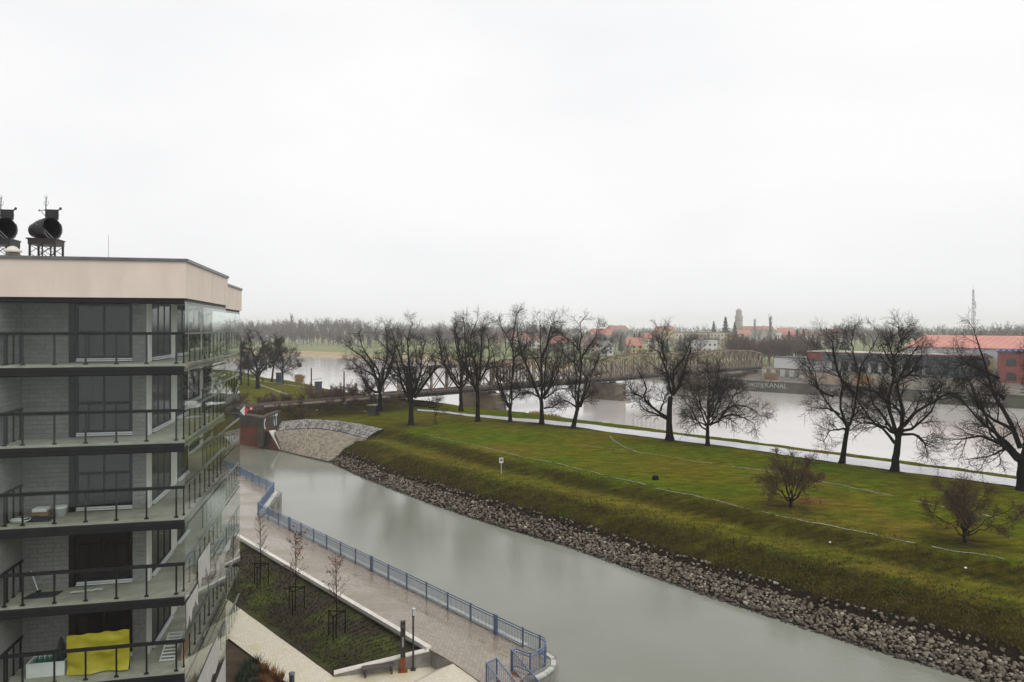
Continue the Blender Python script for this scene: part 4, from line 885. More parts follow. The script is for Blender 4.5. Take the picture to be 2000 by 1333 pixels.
MB().lathe([(.13, 0), (.13, .86), (.125, .87)], 20).build('body', DARKS, r, False); MB().lathe([(.145, .871), (.15, .90), (.145, .96), (.10, .985), (.02, .99)], 20).build('cap', mat('grey_cap', (0.09, 0.10, 0.12), (0.13, 0.14, 0.16), 4, .4), r, True)

# ------------------------------------------------------------------ tree building by branching tubes
def tubes(pts, rad, sides):
    """pts (n,p,3), rad (n,p) -> verts, quads"""
    n_, p_, _ = pts.shape; t = np.gradient(pts, axis=1); t /= np.maximum(np.linalg.norm(t, axis=2, keepdims=True), 1e-6)
    ref = np.where(np.abs(t[..., 2:3]) < .9, np.array([0, 0, 1.]), np.array([1., 0, 0])); x = np.cross(t, ref); x /= np.maximum(np.linalg.norm(x, axis=2, keepdims=True), 1e-6); y = np.cross(x, t)
    a = np.arange(sides) * 2 * np.pi / sides; ring = x[:, :, None] * np.cos(a)[:, None] + y[:, :, None] * np.sin(a)[:, None]
    V = (pts[:, :, None] + ring * rad[:, :, None, None]).reshape(-1, 3)
    i0 = np.arange(n_)[:, None, None] * (p_ * sides) + np.arange(p_ - 1)[None, :, None] * sides; k = np.arange(sides)[None, None]; k2 = (k + 1) % sides
    Q = np.stack([i0 + k, i0 + k2, i0 + sides + k2, i0 + sides + k], -1).reshape(-1, 4)
    return V, Q
def spawn(par, prad, num, t0, t1, length, angle, up, pn, wig, g, rfac=0.6, rtip=0.4, rmin=.012, lfall=0.5, droop=0.0):
    """children of polylines par (n,p,3): each parent gets num children"""
    n_, p_, _ = par.shape; m = n_ * num; pi = np.repeat(np.arange(n_), num)
    tt = (t0 + (t1 - t0) * (np.tile(np.arange(num), n_) + g.random(m)) / num).clip(0, .999); f = tt * (p_ - 1); i = f.astype(int); fr = (f - i)[:, None]
    st_ = par[pi, i] * (1 - fr) + par[pi, i + 1] * fr; d = par[pi, i + 1] - par[pi, i]; d /= np.maximum(np.linalg.norm(d, axis=1, keepdims=True), 1e-6)
    rnd_ = g.normal(size=(m, 3)); pr = rnd_ - (rnd_ * d).sum(1, keepdims=True) * d; pr /= np.linalg.norm(pr, axis=1, keepdims=True)
    an = np.radians(g.uniform(angle[0], angle[1], m))[:, None]; c = d * np.cos(an) + pr * np.sin(an); c[:, 2] += up; c /= np.linalg.norm(c, axis=1, keepdims=True)
    ln = g.uniform(length[0], length[1], m) * (1 - lfall * tt); pts = np.zeros((m, pn, 3)); pts[:, 0] = st_
    for k in range(1, pn):
        c = c + g.normal(size=(m, 3)) * wig; c[:, 2] += up * .15 - droop * (k / pn); c /= np.linalg.norm(c, axis=1, keepdims=True); pts[:, k] = pts[:, k - 1] + c * (ln / (pn - 1))[:, None]
    r0 = np.minimum(prad[pi, i] * rfac, ln * .05 + rmin); r0 = np.maximum(r0, rmin); rad = r0[:, None] * (1 + (rtip - 1) * np.linspace(0, 1, pn)[None]); return pts, np.maximum(rad, rmin * .7)
def smooth_line(L, n_, g, wig):
    L = np.array(L, float); k = len(L)
    if k > 2:
        q_ = np.linspace(0, k - 1, n_); out_ = []
        for x in q_:
            i = min(int(x), k - 2); t = x - i; p0 = L[max(0, i - 1)]; p1 = L[i]; p2 = L[i + 1]; p3 = L[min(k - 1, i + 2)]
            out_.append(.5 * (2 * p1 + (p2 - p0) * t + (2 * p0 - 5 * p1 + 4 * p2 - p3) * t * t + (3 * p1 - p0 - 3 * p2 + p3) * t ** 3))
        L2 = np.array(out_)
    else: L2 = np.array([L[0] + (L[1] - L[0]) * t for t in np.linspace(0, 1, n_)])
    w_ = g.normal(size=(n_, 3)) * wig; w_[0] = 0; w_[-1] *= .5; return L2 + w_
def merge(parts):
    V, Q, n_ = [], [], 0
    for v, q_ in parts: V.append(v); Q.append(q_ + n_); n_ += len(v)
    return np.concatenate(V), np.concatenate(Q)
def big_tree(name, base, limbs, trunk, rt, seed, label, group, bark=None, twig=None, dens=1.0, upb=.18, base_z=None, extra=4, droop=0.03, ls=1.0, twig_r=.013, cat='tree', ta=.2):
    """base: (u,v) foot in the picture, trunk/limbs: picture polylines, laid out at the tree's own distance with real depth"""
    g = np.random.default_rng(seed); zb = Z_MEAD if base_z is None else base_z; b3 = G(base[0], base[1], zb); b3[2] = float(land_z([b3[:2]])[0]) if base_z is None else zb
    s = b3[1] / FOC
    def loc(u, v, y): return np.array([(u - base[0]) * s, y, (base[1] - v) * s])
    r = root(name, b3, 0, label, cat, group)
    TL = [loc(u, v, 0) for u, v in trunk]; TL[0][2] = -.25; tl = smooth_line(TL, 9, g, .02)
    h = np.linspace(0, 1, 9); tr = rt * s * (1 - .25 * h) * (1 + .95 * np.exp(-h * 9)); parts_t = [tubes(tl[None], tr[None], 12)]
    L, Rr = [], []
    top = np.array(TL[-1]); nl = len(limbs)
    for i, lm in enumerate(limbs):
        slope = ((i * 0.618 + .31 * seed) % 1.0 - .5) * 1.15; pts = [loc(u, v, 0) for u, v in lm]
        dist = np.concatenate([[0], np.cumsum([np.linalg.norm(pts[k + 1] - pts[k]) for k in range(len(pts) - 1)])])
        for k in range(len(pts)): pts[k][1] = slope * dist[k] * (.75 + .25 * math.sin(k + i))
        ln = smooth_line(pts, 9, g, .05); r0 = max(.05, rt * s * (.62 if dist[-1] > 6 else .46)); L.append(ln); Rr.append(r0 * (1 - .82 * np.linspace(0, 1, 9) ** .8))
    ht = max(p[2] for p in [q_ for l in L for q_ in l]); H = ht - top[2]
    for i in range(extra):                                         # limbs towards and away from the viewer
        sg = 1 if i % 2 else -1; a = g.uniform(-.9, .9); st_ = tl[int(g.integers(6, 9))]; e = st_ + np.array([math.sin(a) * .42 * H, sg * math.cos(a) * g.uniform(.35, .6) * H, g.uniform(.35, .92) * H])
        mid = (st_ + e) / 2 + np.array([0, sg * .08 * H, -.08 * H]); ln = smooth_line([st_, mid, e], 9, g, .12); L.append(ln); Rr.append(rt * s * .5 * (1 - .82 * np.linspace(0, 1, 9) ** .8))
    L = np.array(L); Rr = np.array(Rr); parts_t.append(tubes(L, Rr, 8))
    V, Q = merge(parts_t); link('trunk', np_mesh('trunk', V, quads=Q, smooth=True), bark or BARK, r)
    d1 = max(3, int(round(9.5 * dens)))
    A, Ar = spawn(L, Rr, d1, ta, 1.0, (1.7 * ls, 3.9 * ls), (28, 64), upb, 7, .16, g, .5, .25, .022, .45, droop)
    B, Br = spawn(A, Ar, 9, .12, 1.0, (.8 * ls, 2.1 * ls), (28, 68), upb * .7, 5, .18, g, .5, .4, twig_r, .4, droop)
    C, Cr = spawn(B, Br, 7, .1, 1.0, (.3 * ls, 1.05 * ls), (25, 70), upb * .5, 3, .2, g, .6, .6, twig_r * .75, .3, droop)
    V, Q = merge([tubes(A, Ar, 5), tubes(B, Br, 4), tubes(C, Cr, 3)]); link('crown', np_mesh('crown', V, quads=Q), twig or TWIG, r)
    return r, s, (A, B, C)
GRP = 'bare old trees along the riverside path'
big_tree('bare_tree', (742.5, 801), [[(742,759),(729,722),(711,696),(688,681),(679,671)],[(743,759),(748,722),(752,675),(744,630)],[(748,750),(762,712),(770,680),(766,647)],[(742,750),(739,722),(714,684),(707,648)],[(738,767),(716,757),(703,735),(682,720)],[(741,745),(725,730),(700,715),(684,700)]],
         [(742.5,801),(742.5,780),(742,758)], 4.2, 1, 'bare dark tree beside the railway embankment, leftmost of the riverside row', GRP, dens=1.1, base_z=4.3)
big_tree('bare_tree', (803, 830), [[(799,778),(786,759),(780,731),(771,703),(757,684),(735,662)],[(803,780),(804,741),(802,703),(799,666),(810,634)],[(809,777),(832,744),(847,722),(861,711),(857,679),(844,656)],[(806,772),(821,727),(823,703),(832,662)],[(801,776),(799,731),(789,703),(776,656)],[(808,792),(832,793),(847,798),(849,790)],[(800,776),(790,745),(765,715),(745,700)]],
         [(803,830),(803,805),(803.5,778)], 5.2, 2, 'bare spreading tree with a short thick trunk behind the stone apron', GRP, dens=1.1)
big_tree('bare_tree', (900.5, 803), [[(900,757),(900,722),(893,694),(884,650),(890,632)],[(898,760),(876,729),(865,707),(850,697)],[(900,725),(912,701),(916,675),(914,650)],[(880,733),(866,705),(861,688),(856,660)]],
         [(900.5,803),(900,780),(900,755)], 4.0, 3, 'slim bare tree in front of the first stone bridge pier', GRP, dens=.9)
big_tree('bare_tree', (933, 824), [[(931,764),(916,731),(912,694),(910,656),(906,620)],[(932,758),(931,722),(921,694),(919,656),(931,625)],[(933,755),(938,731),(940,694),(942,652),(951,632)],[(936,745),(949,722),(955,690),(953,655)],[(918,735),(900,700),(892,660),(884,630)]],
         [(933,824),(933,790),(932.5,757)], 4.2, 4, 'tall bare tree with upright limbs left of the twin trunked tree', GRP, dens=1.0)
big_tree('bare_tree', (997, 824), [[(994,797),(981,767),(970,741),(972,722),(985,701),(989,675),(980,640)],[(999,780),(999,746),(1003,703),(998,671),(981,643),(971,626)],[(1003,705),(1006,697),(1017,690),(1028,675),(1030,640)],[(998,750),(992,744),(977,724)],[(999,783),(1015,771),(1030,765)],[(1000,675),(1006,640),(1008,616)]],
         [(997,824),(996,810),(997,793)], 3.9, 5, 'tall bare tree with twin trunks forking near the ground', GRP, dens=.95)
big_tree('bare_tree', (1058, 829), [[(1058,780),(1059,731),(1058,694),(1056,656),(1056,622)],[(1053,775),(1037,735),(1024,705),(1019,688),(1011,656),(1010,625)],[(1062,776),(1075,746),(1080,720),(1086,700)],[(1060,700),(1071,666),(1077,637),(1090,626)],[(1062,780),(1084,765),(1107,756)],[(1058,730),(1041,697),(1024,692)],[(1054,778),(1037,767),(1022,773)],[(1063,798),(1081,793),(1092,785)]],
         [(1058,829),(1058,800),(1057,777)], 4.4, 6, 'bare tree with a straight trunk and low side branches beside the leaning tree', GRP, dens=1.0)
big_tree('bare_tree', (1119, 836), [[(1129,797),(1129,769),(1132,731),(1133,703),(1129,679),(1135,662),(1129,634),(1139,618)],[(1131,795),(1146,756),(1150,733),(1167,712),(1178,684),(1197,673)],[(1131,725),(1126,712),(1109,697),(1096,684)],[(1130,683),(1112,664),(1094,652)],[(1133,705),(1148,681),(1163,658),(1169,638)],[(1127,797),(1111,785),(1096,783),(1076,796)],[(1134,795),(1142,780),(1154,771)]],
         [(1119,836),(1124,815),(1129,796)], 4.4, 7, 'bare tree with a trunk leaning to the right over the riverside path', GRP, dens=.9)
big_tree('bare_tree', (1308, 861), [[(1314,772),(1306,757),(1302,727),(1295,704),(1284,687),(1266,675)],[(1316,768),(1311,747),(1306,735),(1325,708),(1334,694),(1340,665)],[(1298,706),(1294,673),(1288,653)],[(1305,818),(1284,804),(1268,792),(1256,776),(1260,753),(1245,728)],[(1303,820),(1282,809),(1258,802),(1255,780)],[(1256,779),(1245,772),(1232,764)],[(1288,806),(1295,786),(1298,770)]],
         [(1308,861),(1307,815),(1309,782),(1315,769)], 5.6, 8, 'bare tree with a crooked low limb on the left, half way along the path', GRP, dens=.8, extra=3)
big_tree('bare_tree', (1382, 871), [[(1383,832),(1387,786),(1395,766),(1407,747),(1412,718)],[(1388,785),(1391,770),(1383,739),(1379,716)],[(1380,830),(1366,802),(1362,778),(1342,749)],[(1381,820),(1368,790),(1355,770)],[(1386,831),(1407,817),(1424,786),(1434,757)],[(1403,820),(1434,811),(1459,819),(1489,835)],[(1410,806),(1440,792),(1470,800),(1488,815)],[(1390,815),(1400,780),(1420,745)],[(1379,832),(1362,822),(1345,815)]],
         [(1382,871),(1382,850),(1382,831)], 4.2, 9, 'low wide bare tree with branches drooping to the right over the river', GRP, dens=1.15, droop=.07, upb=.1)
big_tree('bare_tree', (1644, 905), [[(1655,836),(1639,810),(1628,783),(1631,750),(1618,716),(1610,692),(1601,672)],[(1628,775),(1603,762),(1594,735),(1582,714)],[(1658,833),(1666,812),(1670,769),(1675,721),(1685,694),(1699,656)],[(1669,770),(1649,745),(1639,704),(1642,668),(1637,645)],[(1675,722),(1666,680),(1668,650)],[(1653,840),(1630,837),(1608,846),(1600,860)],[(1640,810),(1620,800),(1600,800)],[(1665,815),(1680,800),(1690,790)]],
         [(1644,905),(1650,868),(1656,834)], 5.0, 10, 'bare tree with a tall V shaped fork over the wet path', GRP, dens=.85, extra=2)
big_tree('bare_tree', (1747, 920), [[(1752,852),(1738,812),(1730,783),(1739,750),(1742,716),(1728,699),(1714,672)],[(1731,785),(1704,766),(1675,757)],[(1742,735),(1747,699),(1735,660)],[(1740,752),(1766,733),(1783,716),(1790,690)],[(1760,845),(1769,788),(1764,762),(1776,750),(1795,728),(1814,699),(1824,675)],[(1764,832),(1788,805),(1819,786),(1819,764),(1848,750)],[(1815,788),(1843,769),(1862,765)],[(1748,866),(1728,838),(1709,828),(1685,829),(1666,843)],[(1762,848),(1788,850),(1805,870),(1808,890)],[(1764,815),(1747,788),(1735,800)],[(1745,700),(1758,670),(1772,652)]],
         [(1747,920),(1751,885),(1756,848)], 7.0, 11, 'largest bare tree with a thick trunk and broad crown beside the path', GRP, dens=.95)
big_tree('bare_tree', (1995, 957), [[(1993,875),(1975,804),(1959,775),(1948,733),(1935,688),(1925,655)],[(1988,895),(1962,864),(1920,830),(1888,801),(1865,772)],[(1980,880),(1935,855),(1896,860),(1873,861)],[(1978,840),(1935,814),(1912,791),(1891,757)],[(1960,778),(1933,759),(1896,738)],[(1950,738),(1920,722),(1882,697)],[(1985,898),(1964,875),(1933,888),(1879,896)],[(2001,870),(2010,800),(2003,751),(1991,699),(1988,646)],[(2008,890),(2060,830),(2110,770),(2130,700)],[(2005,900),(2080,860),(2150,845)],[(2010,810),(2040,740),(2060,660)]],
         [(1995,957),(1994,925),(1997,888)], 8.0, 12, 'big bare tree cut by the right edge with long limbs reaching left', GRP, dens=.85)
# left group with mistletoe
GL = 'bare trees with mistletoe near the river lock'
def left_tree(base, limbs, trunk, rt, seed, label, mist):
    r, s, (A, B, C) = big_tree('bare_tree', base, limbs, trunk, rt, seed, label, GL, dens=.9, extra=3, base_z=3.0, twig_r=.02)
    for (u, v, rp) in mist:
        m_c = np.array([(u - base[0]) * s, 0.2, (base[1] - v) * s]); g = np.random.default_rng(seed * 31 + int(u)); n_ = 260; d_ = g.normal(size=(n_, 3)); d_ /= np.linalg.norm(d_, axis=1)[:, None]; c_ = m_c + d_ * (g.random((n_, 1)) ** .4) * rp * s
        V = []; Tt = []
        for k in range(n_):
            e1 = g.normal(size=3) * .10; e2 = g.normal(size=3) * .10; b0 = len(V); V += [c_[k], c_[k] + e1 * 2, c_[k] + e2 * 2]; Tt.append((b0, b0 + 1, b0 + 2))
        link('mistletoe', np_mesh('mistletoe', V, tris=Tt), MISTLE, r)
left_tree((504, 762), [[(503,732),(489,717),(476,710)],[(503,728),(503,708),(498,695),(494,667),(489,650)],[(504,732),(509,717),(527,708),(543,701)],[(503,708),(505,697),(514,679),(510,656)],[(500,700),(485,680),(478,660)]], [(504,762),(503,745),(503,730)], 4.0, 21, 'thickest bare tree of the left group, trunk on the lawn by the lock', [(513,684,7),(521,682,5)])
left_tree((530, 749), [[(535,714),(536,690),(536,662)],[(535,712),(545,690),(548,670)],[(534,716),(526,700),(522,685)]], [(530,749),(532,735),(535,712)], 2.0, 22, 'slender bare tree hung with many mistletoe balls', [(538,680,9),(545,690,8),(533,700,5),(540,668,5),(527,716,3),(518,719,3)])
left_tree((551, 753), [[(552,726),(554,690),(551,663)],[(552,728),(559,726),(575,717),(583,712)],[(553,720),(565,700),(572,688)],[(553,705),(545,690),(540,675)]], [(551,753),(552,740),(552,726)], 2.2, 23, 'bare tree nearest the water in the left group', [(550,665,5),(584,714,3.5),(556,684,6)])
left_tree((470, 754), [[(470,705),(469,680),(468,655)],[(470,712),(476,690),(480,668)]], [(470,754),(470,730),(470,704)], 2.2, 24, 'bare tree half hidden behind the glass corner of the block', [(471,676,8),(474,690,6)])
left_tree((485, 756), [[(485,728),(484,712),(480,700)],[(485,728),(490,715),(494,705)]], [(485,756),(485,740),(485,727)], 1.4, 25, 'thin young bare tree between the thick trunk and the glass corner', [])

# ------------------------------------------------------------------ shrubs on the meadow
def leaf_cloud(name, centers, size, material, parent, g):
    n_ = len(centers); e1 = g.normal(size=(n_, 3)); e1 /= np.linalg.norm(e1, axis=1)[:, None]; e2 = g.normal(size=(n_, 3)); e2 -= (e1 * e2).sum(1, keepdims=True) * e1; e2 /= np.linalg.norm(e2, axis=1)[:, None]; sz = g.uniform(.6, 1.3, (n_, 1)) * size
    V = np.stack([centers - e1 * sz, centers + e2 * sz * .55, centers + e1 * sz, centers - e2 * sz * .55], 1).reshape(-1, 3); Q = np.arange(4 * n_).reshape(-1, 4); return link(name, np_mesh(name, V, quads=Q), material, parent)
def shrub(base, tips, seed, label, stem_r=1.3):
    s0 = (base[0], base[1]); g = np.random.default_rng(seed); limbs = []
    for (u, v) in tips:
        mu = base[0] + (u - base[0]) * .38 + g.uniform(-3, 3); mv = base[1] + (v - base[1]) * .55; limbs.append([(base[0] + (u - base[0]) * .06, base[1] - 12), (mu, mv), (u, v)])
    r, s, (A, B, C) = big_tree('shrub', base, limbs, [(base[0], base[1]), (base[0], base[1] - 8), (base[0], base[1] - 16)], 3.2, seed, label, 'round shrubs on the meadow', twig=TWIG_RED, dens=.95, upb=.0, extra=3, ls=.42, twig_r=.0085, ta=.5, cat='shrub', droop=.02)
    pts = C[:, -1]; pts = pts[g.random(len(pts)) < .32]; leaf_cloud('leaves', pts + g.normal(size=pts.shape) * .06, .05, mat('shrub_leaf', (0.050, 0.034, 0.016), (0.085, 0.055, 0.024), 3, .9) if 'shrub_leaf' not in MATS else MATS['shrub_leaf'], r, g)
shrub((1544, 991), [(1492,935),(1510,905),(1528,886),(1552,890),(1575,895),(1598,915),(1605,930),(1490,950),(1560,930),(1535,920)], 41, 'multi stemmed brown shrub on the meadow with red leaves on the grass beside it')
shrub((1884, 1059), [(1818,955),(1845,950),(1870,943),(1895,950),(1930,958),(1965,975),(1820,1000),(1975,1010),(1900,975),(1860,975)], 42, 'spreading brown shrub nearer the right edge on the meadow')
# leaves on the grass
lr = np.random.default_rng(5); ctr = G(1582, 979, Z_MEAD)[:2]; nl_ = 420; pp = ctr + lr.normal(size=(nl_, 2)) * np.array([.85, .75]); lz = land_z(pp) + .04
o = leaf_cloud('fallen_leaves', np.column_stack([pp, lz]), .07, mat('red_fallen_leaf', (0.20, 0.075, 0.035), (0.28, 0.12, 0.06), 3, .9), None, lr); tag(o, 'patch of reddish fallen leaves beside the first shrub', 'leaves', None, 'stuff')
p = G(1280, 937, Z_MEAD); p[2] = land_z([p[:2]])[0]
r = root('tree_stump', p, 0, 'small dark tree stump alone on the meadow', 'stump'); MB().lathe([(.42, -.1), (.34, .12), (.30, .32), (.27, .36), (.02, .34)], 11).build('stump_wood', BARK, r, True); MB().lathe([(.265, .361), (.25, .375), (.01, .37)], 11).build('cut_face', BARK, r)

# ------------------------------------------------------------------ saplings with stakes in the planting bed
def bed_z(x, y):
    d_ = np.hypot(BED_V[:, 0] - x, BED_V[:, 1] - y); return float(BED_V[np.argmin(d_), 2])
def sapling(u, v, vtop, leaves, seed, lab, w_px, lab2):
    g = np.random.default_rng(seed); p = G(u, v, .85); p[2] = bed_z(p[0], p[1]); s = p[1] / FOC; h = (v - vtop) * s
    r = root('sapling', p, 0, lab, 'sapling', 'young trees in the planting bed')
    tl = smooth_line([(0, 0, -.1), (.02, .02, h * .5), (0, 0, h)], 9, g, .01); tr = np.linspace(.045, .010, 9); V, Q = tubes(tl[None], tr[None], 8); link('trunk', np_mesh('trunk', V, quads=Q, smooth=True), BARK, r)
    A, Ar = spawn(tl[None], tr[None], 34, .42, .98, (.8 * w_px / 20, 1.5 * w_px / 20), (40, 75), .2, 5, .10, g, .5, .4, .010, .55); B, Br = spawn(A, Ar, 5, .2, 1, (.15, .4), (25, 60), .2, 3, .15, g, .6, .5, .008)
    V, Q = merge([tubes(A, Ar, 4), tubes(B, Br, 3)]); link('crown', np_mesh('crown', V, quads=Q), TWIG_RED, r)
    if leaves: c_ = B[:, -1][g.random(len(B)) < leaves]; leaf_cloud('leaves', c_ + g.normal(size=c_.shape) * .06, .085, LEAF_BR, r, g)
    q_ = root('tree_stakes', p, 0, lab2, 'stakes', 'wooden stakes around the saplings'); n3 = 3
    for k in range(3):
        a = 2 * math.pi * k / 3 + .5; b_ = 2 * math.pi * (k + 1) / 3 + .5; x, y = .55 * math.cos(a), .55 * math.sin(a); MB().tube([(x, y, -.3), (x, y, 1.45)], .035, 7).build('stake', BARK, q_)
        MB().bar((x, y, 1.38), (.55 * math.cos(b_), .55 * math.sin(b_), 1.38), .03, .06).build('crossbar', BARK, q_)
        MB().bar((x, y, 1.10), (.05 * math.cos(a), .05 * math.sin(a), 1.15), .012, .04).build('strap', CLOTH, q_)
sapling(508, 1143, 1008, 0, 61, 'leafless sapling, furthest of the three in the planting bed', 16, 'dark stakes around the furthest, leafless sapling')
sapling(577, 1192, 1040, .8, 62, 'sapling with the most brown leaves, middle of the three', 22, 'dark stakes around the leafy middle sapling')
sapling(656, 1243, 1090, .35, 63, 'thin sapling with few leaves nearest the plaza', 20, 'dark stakes around the sapling nearest the plaza')
def bed_sample(n):
    ok_ = np.flatnonzero((np.arange(len(BED_V)) % 27 > 1) & (np.arange(len(BED_V)) % 27 < 25)); i = rng.choice(ok_, n); p = BED_V[i] + np.column_stack([rng.uniform(-.1, .1, (n, 2)), np.zeros(n)]); return p
tufts('bed_grass', 5200, bed_sample, mat('bed_tuft', (0.030, 0.027, 0.010), (0.062, 0.078, 0.010), .5, .95, world=True), 'short weeds and grass in the planting bed', (.06, .16))['category'] = 'weeds'
# ornamental bed at the foot of the block
ORN = mat('russet_grass', (0.085, 0.032, 0.014), (0.20, 0.095, 0.030), .9, .95, rnd=.35); gi = 0
for i in range(130):
    u = rng.uniform(425, 572); v = rng.uniform(1248, 1352)
    if v < 1236 + (u - 441) * .76 + 8: continue
    p = G(u, v, .32)
    if (p[:2] - BLD[:2]) @ ex[:2] < .3: continue
    m_v, m_t = [], []
    for k in range(46):
        a = rng.uniform(0, 6.28); h = rng.uniform(.25, .55); l = rng.uniform(.1, .42); b0 = len(m_v); ca, sa = math.cos(a), math.sin(a); bx, by = rng.uniform(-.12, .12, 2)
        m_v += [(bx - sa * .02, by + ca * .02, 0), (bx + sa * .02, by - ca * .02, 0), (bx + ca * l, by + sa * l, h)]; m_t.append((b0, b0 + 1, b0 + 2))
    dark = u < 505 and v > 1288
    o = link('ornamental_grass', np_mesh('ornamental_grass', m_v, tris=m_t), ORN if not dark else CONIFER); o.location = p; gi += 1
    tag(o, 'russet tuft of ornamental grass in the bed below the pale path' if not dark else 'dark green low shrub in the bed below the pale path', 'grass' if not dark else 'shrub', 'russet grasses below the pale path' if not dark else 'dark green shrubs below the pale path')
# ------------------------------------------------------------------ railway truss bridge
BANG = math.atan2(BR_DIR[1], BR_DIR[0])
bridge = root('railway_bridge', (BR_A[0], BR_A[1], 0), BANG, 'long rusty steel truss railway bridge across the river on stone piers', 'bridge')
BM1 = mat('rusty_brown_steel', (0.075, 0.050, 0.035), (0.16, 0.115, 0.08), 0.5, 0.8, 0.2, c3=(0.25, 0.20, 0.145), s3=0.4, rnd=.15)
BM2 = mat('weathered_cream_steel', (0.155, 0.122, 0.08), (0.25, 0.205, 0.138), 0.35, 0.8, 0.2, c3=(0.12, 0.075, 0.05), s3=0.3, rnd=.12)
DECK = mat('dark_deck_steel', (0.035, 0.030, 0.027), (0.075, 0.065, 0.058), 0.6, 0.8)
PSTONE = mat('pier_stone', (0.10, 0.085, 0.07), (0.24, 0.195, 0.145), 0.5, 0.9, 0.5, bscale=2.0, c3=(0.30, 0.215, 0.125), s3=.15)
SP_X = [0, .17 * BR_LEN, .455 * BR_LEN, .733 * BR_LEN, BR_LEN]
def top_z(x, x0, x1, first):
    if first: return 10.3
    t = min(x - x0, x1 - x) / 4.1; return 9.8 + 1.2 * min(1, t / 2.0) + .25 * max(0, min(1, (t - 2) / 3))
for si in range(4):
    x0, x1 = SP_X[si] + .35, SP_X[si + 1] - .35; n_ = 6 if si == 0 else 10; mt = BM1 if si < 2 else BM2
    sp = MB().box(x0, x1, -2.5, 2.5, 5.05, 5.16).box(x0, x1, -1.2, -.95, 4.5, 5.04).box(x0, x1, .95, 1.2, 4.5, 5.04).build('span', DECK, bridge)
    xs_ = np.linspace(x0, x1, n_ + 1); zt = [top_z(x, x0, x1, si == 0) for x in xs_]
    if si == 1: mt2 = BM2
    for y in (-2.75, 2.75):
        m1 = mt if si != 1 else BM1
        MB().box(x0, x1, y - .2, y + .2, 5.17, 5.62).build('bottom_chord', DECK if y < 0 else m1, sp)
        for i in range(n_): MB().bar((xs_[i], y, zt[i]), (xs_[i + 1], y, zt[i + 1]), .36, .34).build('top_chord', mt, sp)
        for i in range(n_ + 1): MB().bar((xs_[i], y, 5.6), (xs_[i], y, zt[i] - .12), .32 if 0 < i < n_ else .42).build('vertical', mt, sp)
        for i in range(n_):
            MB().bar((xs_[i], y - .06, 5.65), (xs_[i + 1], y - .06, zt[i + 1] - .1), .30, .06).build('diagonal', mt, sp); MB().bar((xs_[i], y + .06, zt[i] - .1), (xs_[i + 1], y + .06, 5.65), .30, .06).build('diagonal', mt, sp)
            if si: xm = (xs_[i] + xs_[i + 1]) / 2; MB().bar((xm, y, 5.62), (xm, y, (zt[i] + zt[i + 1]) / 2 - .12), .18).build('vertical', mt, sp)
    for i in range(n_ + 1):
        MB().box(xs_[i] - .14, xs_[i] + .14, -2.54, 2.54, 4.62, 5.04).build('floor_beam', DECK, sp)
        MB().bar((xs_[i], -2.75, zt[i]), (xs_[i], 2.75, zt[i]), .20).build('cross_beam', mt, sp)
        if i < n_: MB().bar((xs_[i], -2.7, zt[i] + .02), (xs_[i + 1], 2.7, zt[i + 1] + .02), .10).build('wind_brace', mt, sp); MB().bar((xs_[i], 2.7, zt[i] - .05), (xs_[i + 1], -2.7, zt[i + 1] - .05), .10).build('wind_brace', mt, sp)
    MB().box(x0, x1, -4.0, -3.05, 4.75, 4.85).build('walkway', DECK, sp)
    for i in range(n_ * 2 + 1):
        xx_ = x0 + (x1 - x0) * i / (n_ * 2); MB().bar((xx_, -3.95, 4.85), (xx_, -3.95, 5.95), .06).build('handrail_post', DECK, sp)
    for z in (5.35, 5.95): MB().bar((x0, -3.95, z), (x1, -3.95, z), .05).build('handrail', DECK, sp)
    for i in range(1, n_, 2 if si else 3): MB().box(xs_[i] - .22, xs_[i] + .22, -3.04, -2.99, 4.45, 4.85).build('bracket_plate', RENDERW, sp)
for y in (-.75, .75): MB().box(0, BR_LEN, y - .05, y + .05, 5.17, 5.34).build('rail', mat('rail_steel', (0.10, 0.075, 0.06), (0.16, 0.12, 0.10), 2, .5, metal=.3) if y < 0 else MATS['rail_steel'], bridge)
def stadium(l, w_, n_=8):
    P_ = [(w_ * math.cos(a), -l - 0 + w_ * math.sin(a) * 1.2) for a in np.linspace(math.pi, 2 * math.pi, n_)] + [(w_ * math.cos(a), l + w_ * math.sin(a) * 1.2) for a in np.linspace(0, math.pi, n_)]; return P_
for k, x in enumerate(SP_X[1:4]):
    pr_ = MB().prism([(x + a, b) for a, b in stadium(4.8, 1.55)], -1.2, 3.75).build('pier', PSTONE, bridge)
    MB().prism([(x + a, b) for a, b in stadium(4.95, 1.75)], 3.752, 4.15).build('pier_cap', PSTONE, pr_); MB().prism([(x + a, b) for a, b in stadium(5.3, 2.3)], -1.25, .55).build('pier_footing', PSTONE, pr_)
    for y in (-2.75, 2.75): MB().box(x - .9, x + .9, y - .35, y + .35, 4.152, 4.60).build('bearing', DECK, pr_)
MB().box(-5, -.1, -3.6, 3.6, .5, 4.5).build('abutment', PSTONE, bridge); MB().box(BR_LEN + .1, BR_LEN + 7, -5, 5, -.5, 4.4).build('abutment', PSTONE, bridge)

